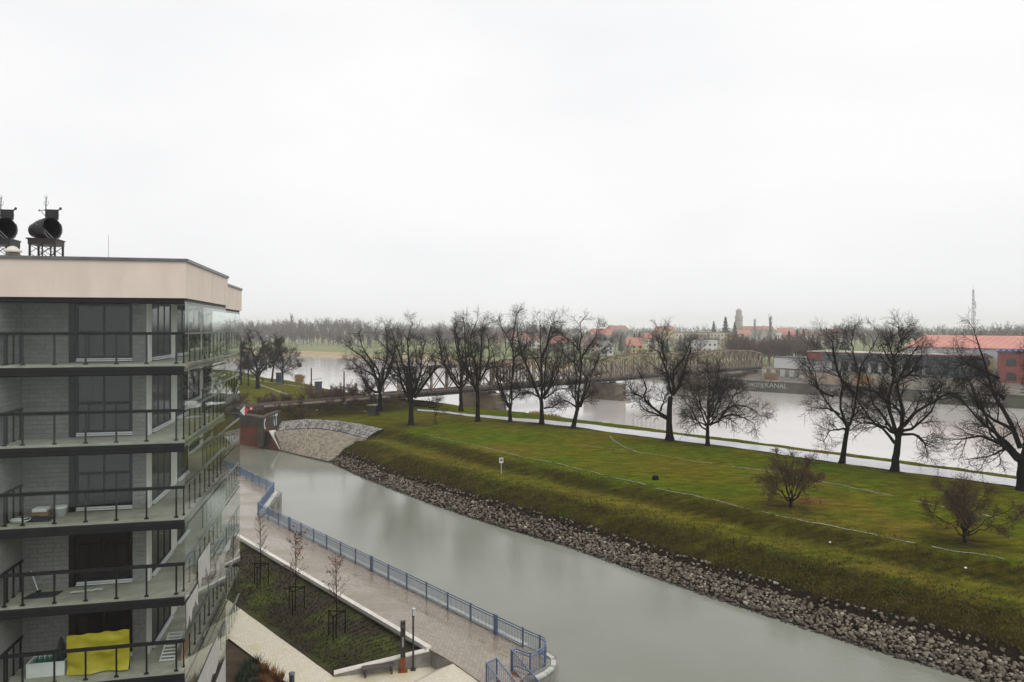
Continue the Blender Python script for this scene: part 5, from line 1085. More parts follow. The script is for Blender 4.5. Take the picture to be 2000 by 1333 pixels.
# track on the embankment
BALLAST = mat('rail_ballast', (0.085, 0.065, 0.052), (0.16, 0.13, 0.11), 2.5, .95, .6, bscale=9)
trk = root('railway_track', (BR_A[0], BR_A[1], 5.1), BANG, 'single railway track on the brown embankment leading to the bridge', 'railway track')
MB().add([(-75, -2.4, -.12), (-1, -2.4, -.12), (-1, 2.4, -.12), (-75, 2.4, -.12), (-75, -1.7, .12), (-1, -1.7, .12), (-1, 1.7, .12), (-75, 1.7, .12)], [(0,3,2,1),(4,5,6,7),(0,1,5,4),(1,2,6,5),(2,3,7,6),(3,0,4,7)]).build('ballast', BALLAST, trk)
slp = MB().box(-.12, .12, -1.3, 1.3, .0, .2); slp_me = make_mesh('sleeper', slp.v, slp.f); slp_me.materials.append(mat('sleeper_wood', (0.06, 0.05, 0.042), (0.11, 0.095, 0.082), 2, .9, rnd=.2))
for i in range(80): o = link('sleeper', slp_me, None, trk); o.location = (-2 - i * .62, 0, 0)
for y in (-.75, .75): MB().box(-75, -.02, y - .05, y + .05, .201, .36).build('rail', MATS['rail_steel'], trk)
gl_ = MB().box(-72, -27, -3.0, 3.0, -.95, -.14).box(-72, -27, -3.4, -3.05, -1.2, .35).box(-72, -27, 3.05, 3.4, -1.2, .35).build('girder_deck', DECK, trk)
for y in (-3.3, 3.3):
    for i in range(9): MB().bar((-28 - i * 2, y, .35), (-28 - i * 2, y, 1.35), .06).build('handrail_post', DECK, gl_)
    MB().bar((-28, y, 1.35), (-46, y, 1.35), .05).build('handrail', DECK, gl_)

# ------------------------------------------------------------------ brick abutment with graffiti and the stone apron
A_ = G(465, 868, 0); B_ = G(547, 881, 0); wd = (B_ - A_); Lw = np.linalg.norm(wd); wd /= Lw; wa = math.atan2(wd[1], wd[0])
LOCKB = mat('old_red_brick', (0.105, 0.034, 0.020), (0.17, 0.060, 0.036), 1.6, .9, .4, bscale=8, c3=(0.045, 0.034, 0.027), s3=.22)
DARKB = mat('sooty_masonry', (0.035, 0.030, 0.026), (0.07, 0.06, 0.05), 1.2, .9, .4)
ab = root('lock_abutment', A_, wa, 'red brick bridge abutment rising from the canal with white graffiti', 'abutment')
sc_ = Lw - 2.3
prof = [(-16, -1.0), (Lw, -1.0), (Lw, .15), (sc_, 2.65), (6.9, 2.65), (6.9, 3.3), (-16, 3.3)]
V = [(s, -.0, z) for s, z in prof] + [(s, 1.4, z) for s, z in prof]; n_ = len(prof)
MB().add(V, [tuple(range(n_)), tuple(reversed(range(n_, 2 * n_)))] + [(i, (i + 1) % n_, n_ + (i + 1) % n_, n_ + i) for i in range(n_)]).build('brick_face', LOCKB, ab)
MB().box(-16, 6.9, -.12, 1.6, 3.302, 4.75).build('upper_masonry', DARKB, ab)
MB().add([(sc_ - .15, -.14, 2.66), (Lw + .1, -.14, .16), (Lw + .1, 1.0, .16), (sc_ - .15, 1.0, 2.66), (sc_ - .15, -.14, 2.84), (Lw + .1, -.14, .34), (Lw + .1, 1.0, .34), (sc_ - .15, 1.0, 2.84)], [(0,3,2,1),(4,5,6,7),(0,1,5,4),(1,2,6,5),(2,3,7,6),(3,0,4,7)]).build('coping', CONC_L, ab)
# wing wall running back from the corner, graffiti on its right-hand face
wp0, wp1 = np.array([-37.7, 108.4, 0]), np.array([-37.9, 117.4, 0]); wr = math.atan2((wp1 - wp0)[1], (wp1 - wp0)[0])
c_, s_ = math.cos(-wa), math.sin(-wa)
def ab_loc(p): q_ = p - A_; return (q_[0] * c_ - q_[1] * s_, q_[0] * s_ + q_[1] * c_, p[2])
lw_ = np.linalg.norm(wp1 - wp0); ww = MB().box(0, lw_, 0, .7, .5, 4.7).box(-.1, lw_ + .1, -.08, .8, 4.702, 4.9).build('wing_wall', DARKB, ab); ww.location = ab_loc(wp0); ww.rotation_euler = (0, 0, wr - wa)
GRW = mat('white_spray_paint', (0.62, 0.64, 0.68), (0.72, 0.74, 0.78), 2, .7); GRB = mat('black_spray_paint', (0.015, 0.015, 0.02), None, rough=.7)
for body, m_, dy, bold, sz in (('OFIAT', GRB, -.004, .12, 2.5), ('OFIAT', GRW, -.012, .06, 2.5)):
    tm = text_mesh('graffiti', body, sz, bold); tm.materials.append(m_); o = link('graffiti', tm, None, ww); o.location = (.5, dy, 2.9); o.rotation_euler = (R(90), 0, 0); o.scale = (.98, 1, 1)
nm_ = root('navigation_mark', D(478, 803, 112.5), 0, 'red and white triangular navigation mark on the canal bridge', 'sign')
MB().add([(-.75, 0, 0), (0, 0, .85), (0, 0, -.85), (-.75, .05, 0), (0, .05, .85), (0, .05, -.85)], [(0,2,1),(3,4,5),(0,1,4,3),(1,2,5,4),(2,0,3,5)]).build('white_half', WHITE, nm_)
REDP = mat('red_paint', (0.42, 0.03, 0.025), (0.5, 0.05, 0.04), 3, .6)
MB().add([(.01, 0, -.85), (.01, 0, .85), (.55, 0, .1), (.01, .05, -.85), (.01, .05, .85), (.55, .05, .1)], [(0,2,1),(3,4,5),(0,1,4,3),(1,2,5,4),(2,0,3,5)]).build('red_half', REDP, nm_); MB().box(.7, 1.3, 0, .05, .1, .65).build('small_plate', REDP, nm_); MB().box(.85, 1.15, -.01, -.002, .25, .5).build('plate_field', WHITE, nm_); MB().bar((0, .08, -1.2), (0, .08, .9), .08).build('bracket', DECK, nm_)
# apron
def apron(name, bot, top, nu, nv, c1, c2, label):
    A = [G(u, v, z) for u, v, z in bot]; B = [G(u, v, z) for u, v, z in top]; A = np.array(A); B = np.array(B)
    A = resample(A, np.linalg.norm(np.diff(A, axis=0), axis=1).sum() / nu)[:nu + 1]; B = resample(B, np.linalg.norm(np.diff(B, axis=0), axis=1).sum() / nu)[:nu + 1]; k = min(len(A), len(B)); m_ = MB(); base_ = MB(); V = []; 
    def P_(i, j, e): i = min(max(i, 0), k - 1); i0 = int(i); f = i - i0; a = A[i0] * (1 - f) + A[min(i0 + 1, k - 1)] * f; b = B[i0] * (1 - f) + B[min(i0 + 1, k - 1)] * f; p = a + (b - a) * j; return p + np.array([0, 0, e + .25 * math.sin(math.pi * j)])
    F = []; W = []
    for i in range(k):
        for j in range(nv + 1): W.append(P_(i, j / nv, 0))
    n0 = len(W); W += [w_ - np.array([0, 0, 1.6]) for w_ in W]
    for i in range(k - 1):
        for j in range(nv): a = i * (nv + 1) + j; F += [(a, a + nv + 1, a + nv + 2, a + 1)]
    for i in range(k - 1):
        for j in (0, nv): a = i * (nv + 1) + j; F.append((a, a + nv + 1, a + nv + 1 + n0, a + n0))
    for j in range(nv):
        for i in (0, k - 1): a = i * (nv + 1) + j; F.append((a, a + 1, a + 1 + n0, a + n0))
    o = link(name, np_mesh(name, W, quads=F), mat(name + '_bed', tuple(.45 * x for x in c1), tuple(.6 * x for x in c1), 2, .95)); tag(o, kind='structure', label=label)
    SV, SQ, ib = [], [], 0
    for i in range(k - 1):
        for j in range(nv):
            sh = .5 if j % 2 else 0; e = .05 + rng.uniform(0, .05); g_ = .10
            c = [P_(i + sh + g_, (j + g_) / nv, e), P_(i + sh + 1 - g_, (j + g_) / nv, e), P_(i + sh + 1 - g_, (j + 1 - g_) / nv, e), P_(i + sh + g_, (j + 1 - g_) / nv, e)]
            lo_ = [p - np.array([0, 0, .1]) for p in c]; SV += c + lo_; SQ += [(ib, ib+1, ib+2, ib+3), (ib, ib+4, ib+5, ib+1), (ib+1, ib+5, ib+6, ib+2), (ib+2, ib+6, ib+7, ib+3), (ib+3, ib+7, ib+4, ib)]; ib += 8
    tag(link('paving_stones', np_mesh('paving_stones', SV, quads=SQ), mat_stone(name + '_stone', ((0, tuple(.85 * x for x in c1)), (.5, tuple((x + y) / 2 for x, y in zip(c1, c2))), (1, tuple(.9 * x for x in c2)))), o), kind='stuff')
apron('stone_apron', [(549,881,.05),(600,893,.1),(640,902,.1),(668,893,.45)], [(536,844,2.7),(570,839.5,2.95),(620,838,3.0),(670,846,2.75),(716,859,2.45)], 46, 16, (0.20, 0.17, 0.13), (0.34, 0.295, 0.225), 'curved slope of pale paving stones above the canal, lower tier')
apron('rubble_apron', [(541,842.5,2.8),(570,838.2,3.04),(620,836.7,3.09),(670,844.6,2.84),(715,857.6,2.54)], [(552,824,3.9),(600,819.5,4.2),(660,822.5,4.0),(700,828.5,3.7),(750,838.5,3.3)], 60, 7, (0.10, 0.095, 0.085), (0.36, 0.345, 0.32), 'grey rubble paved upper tier above the stone slope')

# ------------------------------------------------------------------ small things round the embankment and lock
def pole(u, d, zb, vtop, label, arm):
    p = D(u, 640, d); p[2] = zb; r = root('catenary_pole', p, BANG, label, 'pole', 'dark poles beside the railway'); h = CAM_Z - (vtop - HOR) * d / FOC - zb
    MB().box(-.3, .3, -.3, .3, -.3, .25).build('footing', CONC, r); MB().tube([(0, 0, .2), (0, 0, h)], [.16, .11], 8).build('shaft', IRON, r)
    for k in range(arm): MB().bar((0, 0, h * (.62 - .14 * k)), (2.2, 0, h * (.66 - .14 * k)), .07).build('arm', IRON, r)
pole(608, 134, 4.9, 719, 'dark pole with side arms above the brown bushes', 3); pole(672, 130, 4.9, 726, 'plain dark pole in front of the railway track', 0)
def cabin(u, v, d, w_, h, label):
    p = D(u, v, d); p[2] = float(land_z([p[:2]])[0]); r = root('lock_cabin', p, R(10), label, 'cabin', 'blue cabins of the river lock')
    DB = mat('dark_blue_steel', (0.045, 0.075, 0.12), (0.08, 0.12, 0.17), 2, .6) if 'dark_blue_steel' not in MATS else MATS['dark_blue_steel']
    MB().box(-w_/2, w_/2, -w_/2, w_/2, -.4, h).build('cabin_wall', DB, r); MB().box(-w_*.58, w_*.58, -w_*.58, w_*.58, h, h + .15).build('roof', DECK, r)
    for k in (-1, 0, 1): MB().box(k * w_ * .3 - w_ * .1, k * w_ * .3 + w_ * .1, -w_/2 - .03, -w_/2 - .002, h * .25, h * .85).build('panel', PANE_FAR, r)
cabin(622, 752, 165, 1.5, 2.5, 'blue steel cabin behind the railway beside the pole'); cabin(545, 742, 190, 1.4, 3.0, 'blue steel cabin behind the mistletoe trees')
p = D(730, 799, 124); p[2] = float(land_z([p[:2]])[0]) - .2
r = root('brick_hut', p, R(-20), 'small dark brick hut at the foot of the embankment', 'hut'); MB().box(-.7, .7, -.7, .7, 0, 1.9).build('hut_wall', DARKB, r); MB().box(-.85, .85, -.85, .85, 1.9, 2.05).build('roof', CONC, r); MB().box(-.3, .3, -.73, -.702, .1, 1.5).build('door', DECK, r)
# white notice sign on the bank
p = G(979, 929, 2.35); p[2] = float(land_z([p[:2]])[0]); hh = 31 * p[1] / FOC
r = root('notice_sign', p, R(5), 'small white notice board on a post on the canal bank', 'sign'); MB().tube([(0, 0, -.3), (0, 0, hh)], .035, 8).build('post', CONC_L, r); MB().box(-.22, .22, -.06, -.04, hh - .58, hh).build('board', WHITE, r); MB().box(-.10, .12, -.068, -.062, hh - .36, hh - .14).build('pictogram', GRB, r)
# litter specks
for i, (u, v, z) in enumerate(((619, 802, 4.0), (713, 801, 3.6), (1621, 1068, 2.5), (1886, 1128, 2.3))):
    p = G(u, v, z); p[2] = float(land_z([p[:2]])[0]) + .02; o = MB().add([(-.10, -.07, 0), (.08, -.08, .02), (.10, .07, .03), (-.07, .08, .02), (0, 0, .10)], [(0, 1, 4), (1, 2, 4), (2, 3, 4), (3, 0, 4), (0, 3, 2, 1)]).build('litter', WHITE); o.location = p
    tag(o, ['scrap of white litter beside the railway', 'scrap of white litter by the brick hut', 'scrap of white litter below the first shrub', 'scrap of white litter low on the bank at the right'][i], 'litter')
# walking person far off near the lock
sk = bpy.data.meshes.new('body'); jv = [(0,0,.95),(0,0,1.2),(0,0,1.42),(0,0,1.52),(0,.02,1.66),(-.1,0,.92),(-.13,.12,.5),(-.12,.02,.06),(-.12,-.1,.03),(.1,0,.92),(.12,-.14,.52),(.12,-.02,.08),(.12,-.14,.03),(-.2,0,1.38),(-.27,.05,1.1),(-.25,-.08,.88),(.2,0,1.38),(.27,-.03,1.1),(.25,-.15,.92)]
je = [(0,1),(1,2),(2,3),(3,4),(0,5),(5,6),(6,7),(7,8),(0,9),(9,10),(10,11),(11,12),(2,13),(13,14),(14,15),(2,16),(16,17),(17,18)]; jr = [.16,.17,.13,.06,.105,.1,.07,.05,.045,.1,.07,.05,.045,.075,.055,.045,.075,.055,.045]
sk.from_pydata(jv, je, []); so_ = bpy.data.objects.new('body', sk); COL.objects.link(so_); md = so_.modifiers.new('skin', 'SKIN'); so_.modifiers.new('sub', 'SUBSURF').levels = 1
for i, rr_ in enumerate(jr): sk.skin_vertices[0].data[i].radius = (rr_, rr_ * .85)
sk.skin_vertices[0].data[0].use_root = True
bme = bpy.data.meshes.new_from_object(so_.evaluated_get(bpy.context.evaluated_depsgraph_get())); bpy.data.objects.remove(so_); bme.name = 'person'; bme.materials.append(mat('dark_coat', (0.025, 0.025, 0.03), (0.05, 0.05, 0.055), 4, .9))
p = G(513, 750, Z_MEAD); p[2] = float(land_z([p[:2]])[0]); o = link('person', bme, None); o.location = p; o.rotation_euler = (0, 0, .6); tag(o, 'person in dark clothes walking on the lawn by the lock', 'person')
dashes('gravel_line', ((508,752),(530,760),(562,771)), .9, 'pale footpath across the lawn below the mistletoe trees', .0, 11); dashes('gravel_line', ((470,737),(520,746),(560,752),(600,758)), .9, 'pale footpath along the water behind the mistletoe trees', .0, 12)
# shrubs of the embankment
def bush_proto(seed, h, material, n1=9, leaf=None):
    g = np.random.default_rng(seed); st_ = np.zeros((n1, 6, 3)); 
    for i in range(n1):
        a = g.uniform(0, 6.28); l = g.uniform(.25, .75) * h; e = np.array([math.cos(a) * l, math.sin(a) * l, h * g.uniform(.6, 1)])
        for k in range(6): st_[i, k] = e * (k / 5) * np.array([k / 5, k / 5, 1]) + g.normal(size=3) * .03 * k
    sr = np.repeat(np.linspace(.045, .02, 6)[None], n1, 0); A, Ar = spawn(st_, sr, 8, .2, 1, (.3 * h, .55 * h), (25, 55), .3, 4, .12, g, .7, .5, .018); B, Br = spawn(A, Ar, 6, .2, 1, (.12 * h, .3 * h), (25, 60), .2, 3, .12, g, .7, .6, .014)
    V, Q = merge([tubes(st_, sr, 5), tubes(A, Ar, 3), tubes(B, Br, 3)]); return np_mesh('bush', V, quads=Q)
bps = [bush_proto(s, 2.2, None) for s in range(4)]
BUSHM = mat('russet_bush', (0.065, 0.036, 0.025), (0.13, 0.072, 0.05), .8, .95, rnd=.3); [b.materials.append(BUSHM) for b in bps]
gB = np.random.default_rng(77)
for i in range(78):
    x = gB.uniform(-36, -2); side = gB.choice([1, 1, 1, -1]); y = side * gB.uniform(3.2, 8.0) if side > 0 else -gB.uniform(3.3, 6.5); q_ = BR_A + BR_DIR * x + np.array([-BR_DIR[1], BR_DIR[0]]) * y
    o = link('bush', bps[i % 4], None); o.location = (q_[0], q_[1], float(land_z([q_])[0]) - .05); o.rotation_euler = (0, 0, gB.uniform(0, 6)); sc = gB.uniform(.75, 1.5) * (.55 if side < 0 else 1); o.scale = (sc, sc, sc * gB.uniform(.8, 1.1))
    tag(o, 'bare russet bush behind the railway track' if side > 0 else 'low bare russet bush on the near embankment slope', 'bush', 'russet bushes behind the track' if side > 0 else 'russet bushes on the near embankment slope')
def reeds(u, v, z, n_, wx, wy, h, label, name='reed_clump'):
    p = G(u, v, z); p[2] = max(.05, float(land_z([p[:2]])[0]) if p[1] < 215 and u < 1500 else z); V, Tt = [], []
    for k in range(n_):
        x, y = gB.normal() * wx, gB.normal() * wy; hh_ = h * gB.uniform(.5, 1); l = gB.normal() * .12 * h; b0 = len(V); V += [(x - .03, y, 0), (x + .03, y, 0), (x + l, y + gB.normal() * .1, hh_)]; Tt.append((b0, b0 + 1, b0 + 2)); V += [(x + l * .7 - .09, y, hh_ * .7), (x + l * .7 + .09, y, hh_ * .72), (x + l, y + .02, hh_)]; Tt.append((b0 + 3, b0 + 4, b0 + 5))
    o = link(name, np_mesh(name, V, tris=Tt), REED); o.location = p; tag(o, label, 'reeds')
reeds(1048, 817, 1.5, 400, .8, .8, 2.4, 'tan reed clump behind the straight trunked tree'); reeds(1075, 820, 1.5, 400, .9, .8, 2.1, 'tan reed clump left of the leaning tree'); reeds(585, 748, 1.5, 400, .6, .6, 2.8, 'tan reed clump at the water by the lock')
reeds(1685, 752, 3.6, 400, 1.0, 1.0, 3.0, 'orange dry bush on the far quay behind the forked tree'); reeds(1505, 742, 3.4, 400, .9, .8, 2.2, 'orange dry reeds on the far quay near the bridge')

# ------------------------------------------------------------------ far quay with painted lettering
qa = SH[QUAY_I:]; qw = root('stone_quay_wall', (qa[0][0], qa[0][1], 0), 0, 'dark quay wall with white painted lettering on the far river bank', 'quay wall'); o0 = np.array([qa[0][0], qa[0][1], 0])
QM = mat('dark_quay_stone', (0.062, 0.058, 0.052), (0.135, 0.125, 0.108), .25, .9, .3, world=True, bscale=1.5, c3=(0.06, 0.065, 0.035), s3=.1)
for a, b in zip(qa[:-1], qa[1:]):
    a3 = np.array([*a, 0]) - o0; b3 = np.array([*b, 0]) - o0; t = (b3 - a3) / np.linalg.norm(b3 - a3); nn_ = np.array([-t[1], t[0], 0])
    MB().add([a3 + (0,0,-.8), b3 + (0,0,-.8), b3 + nn_ * .35 + (0,0,3.0), a3 + nn_ * .35 + (0,0,3.0), a3 + nn_ * 2 + (0,0,-.8), b3 + nn_ * 2 + (0,0,-.8), b3 + nn_ * 2 + (0,0,3.0), a3 + nn_ * 2 + (0,0,3.0)], [(0,1,2,3),(4,7,6,5),(3,2,6,7),(0,3,7,4),(1,5,6,2),(0,4,5,1)]).build('wall_section', QM, qw)
    MB().add([a3 + nn_ * .2 + (0,0,3.002), b3 + nn_ * .2 + (0,0,3.002), b3 + nn_ * 1.1 + (0,0,3.002), a3 + nn_ * 1.1 + (0,0,3.002), a3 + nn_ * .2 + (0,0,3.25), b3 + nn_ * .2 + (0,0,3.25), b3 + nn_ * 1.1 + (0,0,3.25), a3 + nn_ * 1.1 + (0,0,3.25)], [(0,3,2,1),(4,5,6,7),(0,1,5,4),(1,2,6,5),(2,3,7,6),(3,0,4,7)]).build('coping', CONC, qw)
QW = mat('faded_white_paint', (0.24, 0.24, 0.23), (0.42, 0.42, 0.40), 1.1, .9)
def wall_at(u):
    k = (u - 1000) / FOC
    for a, b in zip(qa[:-1], qa[1:]):
        fa, fb = a[0] - k * a[1], b[0] - k * b[1]
        if fa * fb <= 0: t = fa / (fa - fb); return a + (b - a) * t, (b - a) / np.linalg.norm(b - a)
    return qa[-1], (qa[-1] - qa[-2]) / np.linalg.norm(qa[-1] - qa[-2])
for u, body, sz, wfac in ((1452, 'ZAMOTIE', 1.75, 1.1), (1493, 'KANAL', 1.9, 1.05), (1597, 'KONFIDENTA', 1.75, .95), (1800, 'WOLNE', 1.5, 1.0), (1870, 'SGOWNET', 1.9, 1.0)):
    p, t = wall_at(u); tm = text_mesh('lettering', body, sz, .02); tm.materials.append(QW); o = link('lettering', tm, None, qw); nn_ = np.array([-t[1], t[0]]); tilt = math.atan2(.35, 3.8); pz = 1.35
    q_ = p + nn_ * (.35 * (pz + .8) / 3.8 - .03); o.location = (q_[0] - o0[0], q_[1] - o0[1], pz); o.rotation_euler = (R(90) - tilt, 0, math.atan2(t[1], t[0])); o.scale = (wfac, 1, 1)
# ------------------------------------------------------------------ warehouse row on the far bank
DGLASS = mat_pane('dark_facade_glass', (0.045, 0.062, 0.075), .09); WALLW = mat('white_cladding', (0.62, 0.62, 0.62), (0.70, 0.70, 0.70), .3, .6); FBRICK = mat('far_red_brick', (0.19, 0.050, 0.038), (0.26, 0.075, 0.055), .7, .9); ROOFR = mat('red_roof_sheet', (0.48, 0.215, 0.175), (0.55, 0.255, 0.205), .2, .7); DCLAD = mat('dark_cladding', (0.070, 0.077, 0.085), (0.105, 0.113, 0.122), .3, .6)
w1, w2 = np.array([95., 260.]), np.array([131., 199.]); wang = math.atan2(*(w2 - w1)[::-1])
wh = root('loading_warehouse', (w1[0], w1[1], 3.9), wang, 'long low warehouse with dark upper band and white loading docks', 'building')
MB().box(0, 13.8, 0, 14, 0, 3.7).build('white_wing', WALLW, wh); MB().box(-.2, 13.79, -.2, 14.2, 3.702, 3.95).build('roof', DCLAD, wh)
MB().box(13.9, 55, 2.0, 12, -.2, 3.3).build('dock_wall', WALLW, wh)
MB().box(13.9, 19.7, 0, 12, 3.302, 6.3).build('brick_band', FBRICK, wh); bd = MB().box(19.72, 55, 0, 12, 3.302, 6.0).build('dark_band', DCLAD, wh); MB().box(13.8, 55.0, -.15, 12.1, 6.302, 6.5).build('roof_edge', CONC_L, wh); MB().box(19.72, 55, -.02, 1.0, 6.002, 6.30).build('brick_trim', FBRICK, wh)
for i in range(7): MB().box(20.5 + i * 4.9, 24.6 + i * 4.9, -.04, -.002, 3.9, 5.6).build('band_window', DGLASS, bd)
for i in range(9): d_ = MB().box(22.2 + i * 3.5, 24.6 + i * 3.5, 1.93, 1.997, .1, 2.9).build('dock_door', DCLAD, wh); MB().box(22.05 + i * 3.5, 24.75 + i * 3.5, 1.7, 1.925, 2.92, 3.1).build('canopy', DCLAD, d_)
gbk = MB().box(55.02, 70.6, -.6, 3.0, .5, 6.35).build('glass_block', DCLAD, wh)
for i in range(8):
    for j in range(2): MB().box(55.4 + i * 1.9, 57.1 + i * 1.9, -.65, -.602, .8 + j * 2.75, 3.3 + j * 2.75).build('window', DGLASS, gbk)
MB().box(54.9, 70.8, -.8, 3.1, 6.352, 6.6).build('roof_edge', FBRICK, wh)
hall = root('red_roofed_hall', (w1[0] + 34, w1[1] - 26, 3.9), wang, 'white hall with a long pale red roof behind the warehouse', 'building')
MB().box(0, 52, 0, 22, 0, 8.4).build('hall_wall', WALLW, hall); rf_ = MB().add([(-.6, -.8, 8.3), (52.6, -.8, 8.3), (52.6, 11, 11.9), (-.6, 11, 11.9), (-.6, 22.8, 8.3), (52.6, 22.8, 8.3), (-.6, -.8, 8.45), (52.6, -.8, 8.45), (52.6, 11, 12.05), (-.6, 11, 12.05), (-.6, 22.8, 8.45), (52.6, 22.8, 8.45)], [(0,1,2,3),(3,2,5,4),(6,9,8,7),(9,10,11,8),(0,6,7,1),(4,5,11,10),(0,3,9,6),(3,4,10,9),(1,7,8,2),(2,8,11,5)]).build('roof', ROOFR, hall)
for i in range(26): MB().bar((i * 2.05 + .4, -.8, 8.49), (i * 2.05 + .4, 10.9, 12.08), .10, .08).build('roof_seam', ROOFR, rf_)
yh = root('yellow_house', (134.2, 207, 3.9), R(-33), 'narrow yellow house between the glass block and the brick building', 'house'); YW = mat('yellow_render', (0.50, 0.39, 0.15), (0.56, 0.44, 0.19), .5, .9)
MB().box(0, 3.9, 0, 8, 0, 6.0).build('wall', YW, yh); MB().add([(-.2, -.2, 6.0), (4.1, -.2, 6.0), (4.1, 8.2, 6.0), (-.2, 8.2, 6.0), (1.95, -.2, 7.2), (1.95, 8.2, 7.2)], [(0,1,4),(1,2,5,4),(2,3,5),(3,0,4,5),(0,3,2,1)]).build('roof', DCLAD, yh)
for i in range(2):
    for j in range(2): MB().box(.6 + i * 1.7, 1.5 + i * 1.7, -.05, -.002, .9 + j * 2.8, 2.5 + j * 2.8).build('window', PANE_FAR, yh)
bb = root('brick_mill', (128.0, 188.5, 4.0), R(-33), 'red brick mill with arched windows and blue roof at the right edge', 'building'); MB().box(0, 26, 0, 16, -.4, 8.0).build('wall', FBRICK, bb)
rb = MB().box(-.4, 26.4, -.4, 16.4, 8.002, 8.35).build('roof', mat('blue_roof_sheet', (0.03, 0.075, 0.22), (0.06, 0.12, 0.30), .5, .6), bb)
for i in range(20): MB().box(i * 1.3 + .1, i * 1.3 + .8, -.3, .3, 8.352, 8.75).build('roof_rib', MATS['blue_roof_sheet'], rb)
for i in range(6):
    for j in range(2):
        x0, z0 = 1.6 + i * 4.1, .6 + j * 3.8; P_ = [(x0, z0), (x0 + 2.2, z0), (x0 + 2.2, z0 + 1.5)] + [(x0 + 1.1 + 1.1 * math.cos(a), z0 + 1.5 + .6 * math.sin(a)) for a in np.linspace(.3, 2.84, 7)] + [(x0, z0 + 1.5)]
        n_ = len(P_); MB().add([(a, -.06, b) for a, b in P_] + [(a, -.002, b) for a, b in P_], [tuple(range(n_)), tuple(reversed(range(n_, 2*n_)))] + [(q_, (q_+1) % n_, n_ + (q_+1) % n_, n_ + q_) for q_ in range(n_)]).build('arched_window', PANE_FAR, bb)
fn = root('white_fence', D(1480, 725, 225), R(-55), 'pale fence and sheds at the end of the bridge', 'fence')
for i in range(10): MB().box(i * 1.6, i * 1.6 + 1.5, 0, .08, -1.2, .5 + .2 * (i % 3)).build('panel', RENDERW if i % 2 else CONC, fn)
# lattice mast
mp_ = D(1901, 640, 360); mp_[2] = 3.5
mast = root('radio_mast', mp_, R(20), 'tall thin lattice radio mast with antennas above the red roof', 'mast'); MH = 34.0; MG = mat('galvanised_steel', (0.16, 0.16, 0.165), (0.24, 0.24, 0.245), 1, .5, metal=.3)
wz = lambda z: 0.75 * (1 - z / MH) + .2
for sx in (-1, 1):
    for sy in (-1, 1): MB().bar((sx * wz(0), sy * wz(0), 0), (sx * wz(MH), sy * wz(MH), MH), .10).build('leg', MG, mast)
for k in range(17):
    z0, z1 = k * 2, k * 2 + 2; a, b = wz(z0), wz(z1); m_ = MB()
    for (p, q_) in (((-a, -a), (b, -b)), ((a, -a), (b, b)), ((a, a), (-b, b)), ((-a, a), (-b, -b))): m_.bar((*p, z0), (*q_, z1), .05)
    m_.build('brace', MG, mast)
for k, (x, y, z) in enumerate(((-.9, -.6, 25), (.9, -.6, 25.5), (0, -1.1, 27), (-.7, -.7, 21), (.8, -.5, 22), (-.6, -.5, 30))): MB().box(x - .22, x + .22, y - .12, y + .12, z - 1.1, z + 1.1).build('antenna', RENDERW, mast)
MB().tube([(0, 0, MH), (0, 0, MH + 2.2)], .05, 6).build('spike', MG, mast); MB().lathe([(.02, -.1), (.5, 0), (.55, .1), (.05, .2)], 12, (.9, -.8, 17)).build('dish', RENDERW, mast, True)
# old water tower in the haze
tp = D(1443, 640, 980); tp[2] = 3
wt = root('water_tower', tp, 0, 'old round water tower with a domed top fading into the haze', 'tower'); WTM = mat('tower_brick', (0.30, 0.27, 0.24), (0.36, 0.33, 0.30), .1, .9)
MB().lathe([(6.6, 0), (6.2, 30), (6.2, 36.5)], 20).build('shaft', WTM, wt); MB().lathe([(6.9, 36.5), (7.1, 38), (6.7, 39), (6.7, 40)], 20).build('gallery', WTM, wt); MB().lathe([(4.9, 40), (4.9, 46), (5.3, 46.2), (5.2, 47)], 16).build('lantern', WTM, wt); MB().lathe([(5.2, 47), (4.6, 49.5), (2.8, 51.3), (.8, 52), (.5, 54), (.05, 54.4)], 16).build('dome', WTM, wt, True)
for i in range(10): a = i * .628; MB().box(-.6, .6, -.1, .1, -1.4, 1.4).build('window', PANE_FAR, wt).location = (6.25 * math.cos(a), 6.25 * math.sin(a), 32)

wt.scale = (.79, .79, .79)

